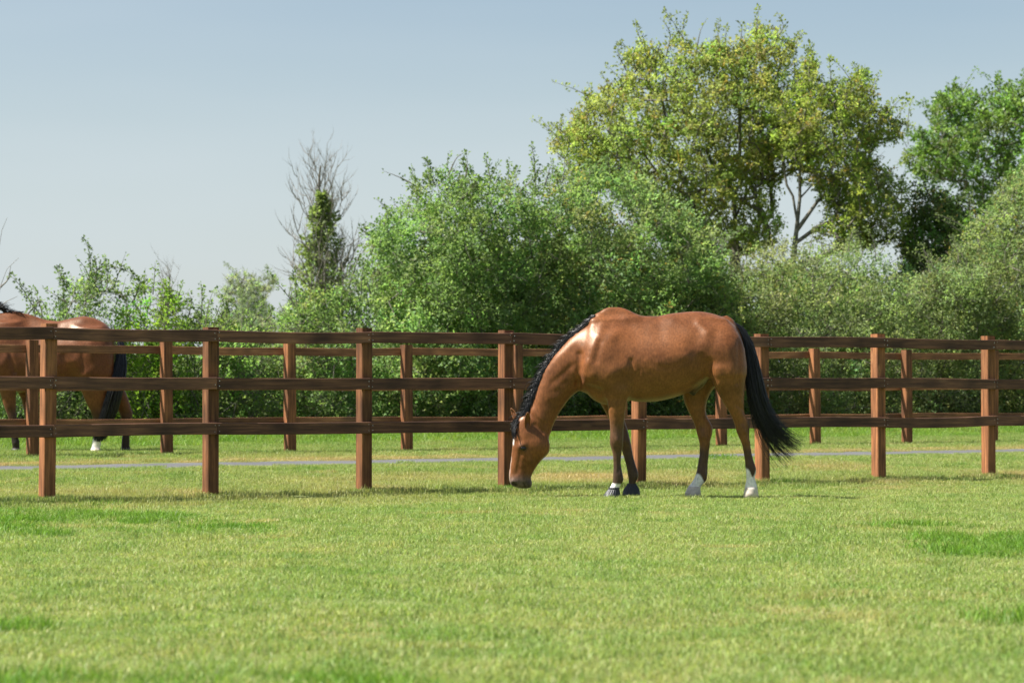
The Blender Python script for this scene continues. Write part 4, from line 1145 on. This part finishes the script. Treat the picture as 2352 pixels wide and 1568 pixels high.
# tall middle hedge
add('hawthorn_tree', 'tall spreading hawthorn at the left end of the high hedge', 'tree', [(790, G0), (800, 740), (815, 660), (830, 590), (850, 520), (890, 490), (930, 440), (975, 400), (1040, 380), (1090, 385), (1150, 400), (1210, 420), (1260, 520), (1270, 700), (1260, G0)], 48.5, 1.7, HAW, 620, 23, .064, 15, HG,
    shoots=(([(1000, 430), (985, 390), (978, 362)], 110, .10), ([(1060, 420), (1075, 390), (1060, 370)], 90, .10), ([(1130, 420), (1120, 380), (1115, 352)], 90, .10), ([(1165, 430), (1180, 400), (1190, 385)], 80, .12), ([(850, 540), (835, 530), (828, 518)], 50, .1), ([(960, 430), (925, 410), (880, 392)], 10, .1), ([(900, 500), (880, 470), (862, 455)], 16, .1), ([(1030, 400), (1050, 360), (1075, 345)], 6, .1)))
add('hawthorn_tree', 'dense rounded hawthorn rising behind the grazing horse', 'tree', [(1180, G0), (1190, 700), (1190, 520), (1200, 440), (1230, 400), (1300, 380), (1400, 375), (1480, 400), (1560, 450), (1620, 500), (1670, 580), (1700, 700), (1700, G0)], 49.5, 1.7, (.155, .222, .085), 680, 23, .064, 16, HG, warm=.05,
    shoots=(([(1230, 440), (1228, 380), (1220, 330)], 110, .10), ([(1250, 430), (1262, 390), (1268, 370)], 70, .1)))
# right hand hedge
add('willow_bush', 'broad grey green bush filling the hedge right of the horse', 'bush', [(1550, G0), (1560, 760), (1590, 640), (1650, 585), (1720, 560), (1790, 552), (1860, 560), (1920, 548), (1990, 560), (2050, 590), (2120, 640), (2140, 760), (2140, G0)], 50.5, 1.6, GREY, 520, 25, .052, 17, HG, colvar=.2)
add('willow_bush', 'grey green hedge bush in front of the dark thicket at right', 'bush', [(2050, G0), (2060, 720), (2090, 650), (2130, 610), (2180, 570), (2230, 580), (2290, 640), (2310, 760), (2310, G0)], 51.5, 1.4, (.165, .212, .09), 330, 25, .052, 18, HG)
add('hawthorn_tree', 'tall grey green hawthorn at the right edge of the picture', 'tree', [(2140, G0), (2150, 700), (2170, 600), (2200, 540), (2240, 480), (2290, 420), (2340, 385), (2420, 350), (2540, 340), (2600, 420), (2620, G0)], 52.5, 1.9, (.16, .207, .09), 620, 25, .055, 19, HG, warm=.06)
# trees behind
add('maple_tree', 'tall olive green field maple, biggest tree of the photo', 'tree',
    [(1258, 345), (1275, 300), (1320, 275), (1335, 200), (1400, 195), (1440, 170), (1425, 110), (1470, 95), (1530, 100), (1560, 70), (1600, 105), (1660, 85), (1700, 100), (1720, 60), (1780, 60), (1820, 95), (1835, 150), (1860, 230), (1890, 300), (1890, 380), (1800, 420), (1790, 470), (1805, 570), (1700, 590), (1560, 590), (1420, 470), (1300, 400)],
    57, 2.1, MAPLE, 1050, 18, .074, 21, 'tall trees behind the hedgerow', trunk=[[(1690, 1030), (1688, 700), (1690, 560), (1688, 470), (1678, 420), (1655, 390), (1640, 320), (1630, 240)], [(1690, 500), (1712, 450), (1735, 410), (1750, 340), (1755, 240)], [(1688, 540), (1640, 470), (1560, 400), (1480, 330)], [(1678, 420), (1700, 380), (1700, 260), (1690, 170)]],
    base=1690, rtip=.009, warm=.09, crown='crown', stem='trunk', pr=(.15, .36), colvar=.26, sprl=(.12, .26),
    shoots=(([(1530, 130), (1540, 80), (1525, 45), (1560, 30)], 70, .14), ([(1440, 160), (1420, 110), (1425, 95)], 90, .16), ([(1600, 120), (1610, 70), (1625, 40)], 8, .05), ([(1700, 110), (1705, 60), (1690, 45)], 30, .12), ([(1780, 90), (1800, 60), (1785, 25)], 40, .12), ([(1820, 110), (1840, 80), (1845, 75)], 60, .14), ([(1290, 320), (1285, 285), (1290, 280)], 50, .12)))
add('maple_tree', 'smaller field maple with pale forked trunk showing against the sky', 'tree',
    [(1770, 260), (1815, 190), (1850, 110), (1880, 130), (1890, 190), (1940, 180), (1985, 150), (2000, 190), (2010, 230), (2050, 260), (2085, 285), (2070, 330), (2020, 330), (2010, 370), (2050, 395), (2090, 425), (2080, 520), (2040, 565), (1960, 585), (1880, 575), (1850, 545), (1890, 510), (1895, 470), (1868, 435), (1840, 420), (1810, 390), (1770, 330)],
    55.5, 1.9, (.205, .258, .065), 600, 18, .072, 22, 'tall trees behind the hedgerow', trunk=[[(1815, 1030), (1820, 620), (1830, 530), (1838, 455), (1838, 400), (1842, 330), (1850, 260)], [(1838, 455), (1866, 425), (1885, 400), (1910, 330)], [(1830, 500), (1822, 450), (1808, 425), (1800, 380)], [(1825, 540), (1880, 460), (1920, 415), (1960, 330), (1990, 290)], [(1825, 560), (1880, 520), (1960, 490), (2020, 490), (2050, 510)]],
    base=1815, rtip=.0085, warm=.08, crown='crown', stem='trunk', pr=(.14, .32), sparse=.9, sprl=(.12, .26),
    shoots=(([(1855, 190), (1865, 140), (1862, 100)], 110, .16), ([(1970, 200), (1990, 170), (1985, 150)], 70, .16), ([(2040, 270), (2080, 285), (2110, 292)], 50, .14)))
add('oak_tree', 'vivid green oak with dark crooked limbs at the upper right', 'tree',
    [(2065, 360), (2090, 310), (2140, 290), (2150, 230), (2200, 195), (2260, 215), (2300, 185), (2400, 170), (2520, 190), (2580, 330), (2540, 460), (2420, 600), (2280, 640), (2170, 640), (2140, 560), (2170, 500), (2200, 440), (2150, 430), (2085, 395)],
    74, 2.6, OAK, 760, 17, .10, 23, 'tall trees behind the hedgerow', trunk=[[(2330, 1030), (2325, 640), (2318, 520), (2280, 440), (2240, 410), (2180, 390), (2140, 360)], [(2318, 520), (2300, 440), (2290, 350), (2270, 270)], [(2322, 540), (2360, 420), (2380, 300)], [(2322, 560), (2420, 440), (2480, 330)]],
    base=2330, rtip=.009, crown='crown', stem='trunk', pr=(.17, .40), mat=M_LEAF_GLOSS, sprl=(.15, .3))
add('holly_tree', 'dark evergreen thicket tree between the maple and the oak', 'tree', [(2060, G0), (2065, 600), (2060, 500), (2085, 440), (2130, 420), (2180, 430), (2210, 480), (2200, 580), (2210, 700), (2210, G0)], 56.5, 1.3, DARK, 330, 24, .075, 24, 'tall trees behind the hedgerow', mat=M_LEAF_GLOSS, warm=.05, colvar=.3)
add('willow_tree', 'pale feathery tree in the distance left of the ivy tree', 'tree', [(505, 780), (505, 700), (520, 640), (540, 605), (560, 615), (590, 640), (625, 620), (640, 650), (610, 700), (640, 730), (620, 790)], 82, 1.4, PALE, 150, 6, .07, 25, 'far trees on the skyline', trunk=[[(565, 1000), (565, 780), (562, 700)], [(565, 760), (590, 690), (610, 640)], [(563, 720), (540, 650)]], base=565, pr=(.2, .4), crown='crown', stem='trunk')
add('hedge_shrub', 'pale shrub in the distance behind the gap in the low hedge', 'bush', [(470, 1000), (480, 740), (560, 720), (640, 730), (690, 700), (700, 1000)], 78, 1.6, (.17, .22, .12), 150, 16, .09, 26)

for i_, (xa, xb, yt, Yd) in enumerate(((-80, 420, 800, 46.2), (380, 840, 790, 47.4), (850, 1250, 560, 51.2), (1180, 1680, 540, 52.4), (1580, 2080, 620, 53.2), (2020, 2480, 600, 55.2))):
    add('thicket_bush', ('shaded thicket filling the hedge from behind, first from the left edge', 'shaded thicket filling the hedge from behind, second from the left edge', 'shaded thicket filling the hedge from behind, third from the left edge', 'shaded thicket filling the hedge from behind behind the grazing horse', 'shaded thicket filling the hedge from behind, second from the right edge', 'shaded thicket filling the hedge from behind by the right edge')[i_], 'bush',
        [(xa, G0), (xa + 10, yt + 30), (xa + 90, yt + 8), ((xa + xb) / 2, yt - 14), (xb - 90, yt + 6), (xb - 10, yt + 30), (xb, G0)], Yd, .9, (.175, .24, .105), 240 + int((800 - yt) * 1.1) * (yt < 700), 20, .10, 60 + i_, 'thickets filling the hedgerow from behind', colvar=.3, shoot_density=0)

# dead trees with ivy
def dead_tree(name, label, Y, basex, topy, trunk_px, ivy_px, spread, seed, nb, ivyn, r0):
    rg = np.random.default_rng(seed)
    q = bez([px(a, b_, Y) for a, b_ in trunk_px], 24); q[:, 1] += np.cumsum(rg.normal(0, .02, 24))
    gz = float(gh(q[0, 0], Y)); e = empty(name, (q[0, 0], Y, gz), label, 'tree', 'dead trees on the skyline')
    segs = []
    for k in range(23): segs.append((q[k], q[k + 1], r0 * (1 - k / 24) ** .8 + .01, r0 * (1 - (k + 1) / 24) ** .8 + .01))
    def grow(p, d, L, r, lev):
        n = 6; pts = [p]
        for i in range(n):
            d = d + rg.normal(0, .16, 3) + np.array([0, 0, .17]); d = d / np.linalg.norm(d)
            pts.append(pts[-1] + d * L / n)
        for i in range(n): segs.append((pts[i], pts[i + 1], r * (1 - i / (n + .6)), r * (1 - (i + 1) / (n + .6))))
        if lev > 0:
            for k in range(4 if lev > 1 else 3):
                i = rg.integers(1, n); dd = (pts[i + 1] - pts[i]); dd /= np.linalg.norm(dd)
                sd = rg.normal(0, 1, 3); sd[1] *= .8; sd -= dd * sd.dot(dd); sd /= np.linalg.norm(sd)
                grow(pts[i], dd * .75 + sd * .65, L * rg.uniform(.35, .6), r * .55, lev - 1)
    for k in range(nb):
        f = .30 + .68 * k / nb; i = int(f * 23); p = q[i]
        a = rg.uniform(0, 6.28); tilt = (1 - f) * .75 + .22
        d = np.array([math.cos(a) * tilt, math.sin(a) * tilt, .75]); d /= np.linalg.norm(d)
        grow(p, d, spread * (1.3 - f * .88) * rg.uniform(.8, 1.25), .009 + r0 * .24 * (1.1 - f), 2)
    V, F = tubes(segs); mesh_np('trunk', V, F, M_DEAD, e, smooth=True)
    # ivy
    n = ivyn; f = rg.random(n) ** 1.1
    iv = bez([(a, b_, c) for a, b_, c in ivy_px], 40); i = (f * 39).astype(int)
    cx = iv[i]; an = rg.uniform(0, 6.28, n); rr = cx[:, 2] * 1.0 * (.2 + .9 * rg.random(n) ** .5) * (1 + .35 * np.sin(f * 37 + an * 2) + .3 * np.sin(f * 81 + an))
    P = np.stack([(cx[:, 0] - CX) / FPX * Y + rr / FPX * Y * np.cos(an), Y + rr / FPX * Y * np.sin(an), CAM_H + (HOR - cx[:, 1]) / FPX * Y + rg.normal(0, .05, n)], 1)
    Dl = np.stack([np.cos(an), np.sin(an), rg.normal(-.3, .5, n)], 1) + rg.normal(0, .4, (n, 3))
    V, F = leaves_mesh(P, Dl, rg.uniform(.07, .13, n), rg, .8)
    c = np.array([.22, .29, .10]) * (1 + .25 * rg.standard_normal((n, 1))); mesh_np('ivy', V, F, M_LEAF, e, cols=np.repeat(np.clip(c, .01, .4), 4, 0))
dead_tree('dead_tree', 'bare dead tree with ivy climbing its trunk, left of the hedge', 66, 735, 315, [(738, 1000), (738, 700), (735, 560), (737, 470), (731, 420), (736, 380)],
          [(735, 860, 60), (738, 700, 46), (735, 640, 40), (733, 580, 34), (738, 530, 28), (742, 480, 17), (740, 440, 6)], 2.15, 31, 48, 5200, .13)
dead_tree('dead_tree', 'small bare dead tree with ivy foot, above the low hedge', 72, 385, 560, [(383, 1000), (383, 760), (384, 700), (388, 660), (391, 630)],
          [(383, 860, 26), (384, 740, 22), (385, 690, 12), (388, 660, 5)], 1.7, 32, 18, 900, .07)
rgx = np.random.default_rng(5)
eb = empty('bare_sapling', (px(-12, 0, 43)[0], 43, .14), 'bare grey twigs of a leafless sapling at the left picture edge', 'sapling')
segs = []
for ctrl in ([(-20, 1000), (-15, 760), (0, 660), (20, 610), (42, 592)], [(-15, 760), (5, 700), (40, 680)], [(-18, 850), (-10, 640), (5, 520), (15, 500)], [(0, 660), (18, 640), (24, 610)], [(-5, 800), (30, 720), (60, 722), (66, 760)]):
    q = bez([px(a, b_, 43) for a, b_ in ctrl], 12)
    for k in range(11): segs.append((q[k], q[k + 1], .016 * (1 - k / 13), .016 * (1 - (k + 1) / 13)))
V, F = tubes(segs); mesh_np('stem', V, F, M_DEAD, eb, smooth=True)
print('leaves', NL)

# ------------------------------------------------------------------ grass
def grass_patch(name, n, rad, hmin, hmax, wid, lean, seed, cols):
    rg = np.random.default_rng(seed)
    r = rad * np.sqrt(rg.random(n)); a = rg.uniform(0, 6.283, n)
    B = np.stack([r * np.cos(a), r * np.sin(a), np.full(n, -.006)], 1)
    h = rg.uniform(hmin, hmax, n) * (.6 + .4 * rg.random(n)); az = rg.uniform(0, 6.283, n); ln_ = rg.uniform(.1, lean, n)
    dirv = np.stack([np.cos(az), np.sin(az), np.zeros(n)], 1); fz = rg.uniform(0, 6.283, n); sdv = np.stack([np.cos(fz), np.sin(fz), np.zeros(n)], 1)
    w_ = wid * rg.uniform(.7, 1.3, n)
    up = np.array([0, 0, 1.])
    m1 = B + up * (h * .55)[:, None] + dirv * (h * ln_ * .3)[:, None]; tp = B + up * (h * (1 - .25 * ln_))[:, None] + dirv * (h * ln_)[:, None]
    V = np.stack([B - sdv * w_[:, None] * .5, B + sdv * w_[:, None] * .5, m1 + sdv * w_[:, None] * .42, m1 - sdv * w_[:, None] * .42, tp], 1).reshape(-1, 3)
    b_ = np.arange(n)[:, None] * 5
    Q = b_ + np.array([[0, 1, 2, 3]]); T = b_ + np.array([[3, 2, 4]])
    k = rg.integers(0, len(cols), n); c = np.array(cols)[k] * 1.18 * (1 + .2 * rg.standard_normal((n, 1)))
    return mesh_np(name, V, [Q, T], M_GRASS, cols=np.repeat(np.clip(c, .01, .8), 5, 0), link=False)

def instancer(name, pts, rot, scl, attrs, patches):
    me = bpy.data.meshes.new(name); me.vertices.add(len(pts)); me.vertices.foreach_set('co', np.asarray(pts, np.float32).ravel())
    def fattr(nm, typ, arr):
        a = me.attributes.new(nm, typ, 'POINT')
        a.data.foreach_set('vector' if typ == 'FLOAT_VECTOR' else 'value', np.asarray(arr, np.float32).ravel())
    fattr('rot', 'FLOAT_VECTOR', rot); fattr('scl', 'FLOAT_VECTOR', scl)
    for k_, v_ in attrs.items(): fattr(k_, 'FLOAT', v_)
    o = bpy.data.objects.new(name, me); COL.objects.link(o)
    ng = bpy.data.node_groups.new(name, 'GeometryNodeTree')
    ng.interface.new_socket('Geometry', in_out='INPUT', socket_type='NodeSocketGeometry'); ng.interface.new_socket('Geometry', in_out='OUTPUT', socket_type='NodeSocketGeometry')
    N = ng.nodes; L = ng.links
    gi = N.new('NodeGroupInput'); go = N.new('NodeGroupOutput')
    mp = N.new('GeometryNodeMeshToPoints'); L.new(gi.outputs[0], mp.inputs[0])
    ip = N.new('GeometryNodeInstanceOnPoints'); L.new(mp.outputs[0], ip.inputs['Points'])
    gt = N.new('GeometryNodeGeometryToInstance')
    for p in patches:
        oi = N.new('GeometryNodeObjectInfo'); oi.inputs['Object'].default_value = p; oi.inputs['As Instance'].default_value = False
        g2 = N.new('GeometryNodeGeometryToInstance'); L.new(oi.outputs['Geometry'], g2.inputs[0])
        if not gt.inputs[0].is_linked: jn = N.new('GeometryNodeJoinGeometry'); 
        L.new(g2.outputs[0], jn.inputs[0])
        gt.inputs[0].is_linked or L.new(jn.outputs[0], gt.inputs[0])
    N.remove(gt)
    L.new(jn.outputs[0], ip.inputs['Instance']); ip.inputs['Pick Instance'].default_value = True
    for nm, sock in (('rot', 'Rotation'), ('scl', 'Scale')):
        na = N.new('GeometryNodeInputNamedAttribute'); na.data_type = 'FLOAT_VECTOR'; na.inputs['Name'].default_value = nm
        L.new(na.outputs[0], ip.inputs[sock])
    L.new(ip.outputs[0], go.inputs[0])
    md = o.modifiers.new('scatter', 'NODES'); md.node_group = ng
    me.materials.append(M_GRASS)
    return o

GC = [(.225, .295, .082), (.25, .318, .092), (.18, .27, .066), (.285, .325, .12), (.205, .282, .082), (.32, .325, .15)]
GCT = [(.17, .27, .045), (.21, .30, .055), (.24, .31, .065), (.145, .235, .038)]
P_SHORT = [grass_patch('turf_clump', 1100, .36, .024, .052, .0038, 1.4, s, GC) for s in (1, 2, 3)]
P_LONG = [grass_patch('long_clump', 260, .26, .12, .30, .007, .6, s, GCT) for s in (4, 5)]
P_TUFT = [grass_patch('tuft_clump', 300, .24, .06, .13, .0055, 1.1, s, GCT) for s in (6, 7)]

rg = np.random.default_rng(77)
def vcoord(X, Y): return (X - P1[0]) * FN[0] + (Y - P1[1]) * FN[1]
pts = []
Y = 6.5
rows = []
while Y < 50:
    sp = .30 if Y < 30 else .36
    hw = (1176 / FPX) * Y + 1.0
    x = np.arange(-hw, hw, sp); rows.append(np.stack([x + rg.uniform(-.5, .5, len(x)) * sp, Y + rg.uniform(-.5, .5, len(x)) * sp], 1)); Y += sp
G = np.concatenate(rows)
v = vcoord(G[:, 0], G[:, 1])
lane = (v > LV0 - .05 + .0) & (v < LV1 + .1)
G = G[~((v > LV0 + .12) & (v < LV1 - .12))]; v = vcoord(G[:, 0], G[:, 1])
edge = np.minimum(np.abs(v - LV0), np.abs(v - LV1)) < .3
dry = np.zeros(len(G)); lush = np.zeros(len(G))
# dry straw: along the lane's far verge and in scattered worn patches between fence and lane
dry += np.exp(-((v - LV1 - .28) / .34) ** 2) * rg.uniform(.5, 1.1, len(G))
for (xp, yp, rx, ry, am) in ((1290, 1096, .55, .5, 1), (1380, 1092, .5, .4, 1), (1560, 1100, .5, .5, .8), (1660, 1085, .4, .5, .6), (1890, 1073, .45, .6, 1), (2330, 1085, .5, .6, .8), (350, 1130, .9, .5, .5), (760, 1105, .8, .6, .5), (900, 1125, .7, .5, .45), (110, 1125, .6, .4, .4), (2000, 1100, .5, .5, .4), (700, 1060, .8, .5, .4), (1000, 1095, .7, .4, .5)):
    Yp = (CAM_H - .03) * FPX / (yp - HOR); Xp = (xp - CX) / FPX * Yp
    dry += am * np.exp(-(((G[:, 0] - Xp) / rx) ** 2 + ((G[:, 1] - Yp) / (ry * 2.2)) ** 2)) * rg.uniform(.5, 1, len(G))
dry += (rg.random(len(G)) < .06) * rg.uniform(.15, .5, len(G))
dry = np.clip(dry, 0, .85)
verge = ss(7.0, 9.5, v) * .5 + ss(1.0, 3, v) * ss(5.4, 4, v) * .25
sz = np.where(v < -1.2, .78, 1) + verge * .9 + .5 * ss(-.8, .2, v) * ss(1.2, .3, v) + .35 * (rg.random(len(G)) - .3)
shortlane = np.where(edge, .65, 1)
scl = np.stack([rg.uniform(.85, 1.1, len(G)) * shortlane, rg.uniform(.85, 1.1, len(G)) * shortlane, sz], 1)
zz = gh(G[:, 0], G[:, 1])
lush = np.clip(ss(7.5, 14, v) * .45 + .0, 0, 1)
o = instancer('grass', np.column_stack([G, zz]), np.column_stack([rg.normal(0, .04, len(G)), rg.normal(0, .04, len(G)), rg.uniform(0, 6.28, len(G))]), scl, {'dry': dry, 'lush': lush}, P_SHORT)
tag(o, 'short sunlit yellow green turf covering the paddock', 'grass', kind='stuff')
# lush dark tufts
tf = []
for (xp, yp, rx, ry, n) in ((150, 1196, .55, 1.2, 26), (240, 1200, .5, 1.0, 22), (60, 1206, .4, .9, 14), (420, 1212, .5, .8, 5), (2190, 1250, .16, .7, 9), (2290, 1250, .3, 1.2, 22), (2350, 1252, .2, .8, 10), (760, 1575, .12, .15, 3), (20, 1460, .1, .4, 2), (100, 1575, .3, .2, 2), (2330, 1420, .1, .3, 1), (520, 1230, .3, .5, 4), (1650, 1075, .3, .5, 4), (290, 1575, .25, .2, 1)):
    Yp = (CAM_H + .045) * FPX / (yp - HOR); Xp = (xp - CX) / FPX * Yp
    for k in range(n): tf.append((Xp + rg.normal(0, rx * .75), Yp + rg.normal(0, ry * .75), rg.uniform(.5, 1.0)))
# tussocks round post feet
for (X_, Y_) in fp:
    for k in range(5): tf.append((X_ + rg.normal(0, .09), Y_ + rg.normal(0, .09), rg.uniform(.35, .6)))
tf = np.array(tf); n = len(tf)
o = instancer('grass_tufts', np.column_stack([tf[:, :2], gh(tf[:, 0], tf[:, 1])]), np.column_stack([np.zeros(n), np.zeros(n), rg.uniform(0, 6.28, n)]), np.column_stack([tf[:, 2]] * 3), {'dry': np.zeros(n), 'lush': rg.uniform(.6, 1, n)}, P_TUFT)
tag(o, 'dark lush grass tufts standing proud of the short turf', 'grass', kind='stuff')
# long grass under the hedge and behind the back fence
lg = []
U = np.arange(-16, 26, .22)
for vv in np.arange(12.6, 19, .33):
    u = U + rg.uniform(-.11, .11, len(U)); k = rg.random(len(U)) < min(1, .25 + (vv - 12.6) * .35); u = u[k]
    lg.append(np.stack([P1[0] + FD[0] * u + FN[0] * vv, P1[1] + FD[1] * u + FN[1] * (vv + rg.uniform(-.15, .15, len(u)))], 1))
lg = np.concatenate(lg); n = len(lg)
s_ = rg.uniform(.5, 1.15, n) * (.45 + .55 * ss(12.5, 15.5, vcoord(lg[:, 0], lg[:, 1])))
o = instancer('long_grass', np.column_stack([lg, gh(lg[:, 0], lg[:, 1])]), np.column_stack([np.zeros(n), np.zeros(n), rg.uniform(0, 6.28, n)]), np.column_stack([np.ones(n), np.ones(n), s_]), {'dry': rg.random(n) ** 4 * .4, 'lush': rg.uniform(.2, .8, n)}, P_LONG)
tag(o, 'long green grass growing at the foot of the hedgerow', 'grass', kind='stuff')
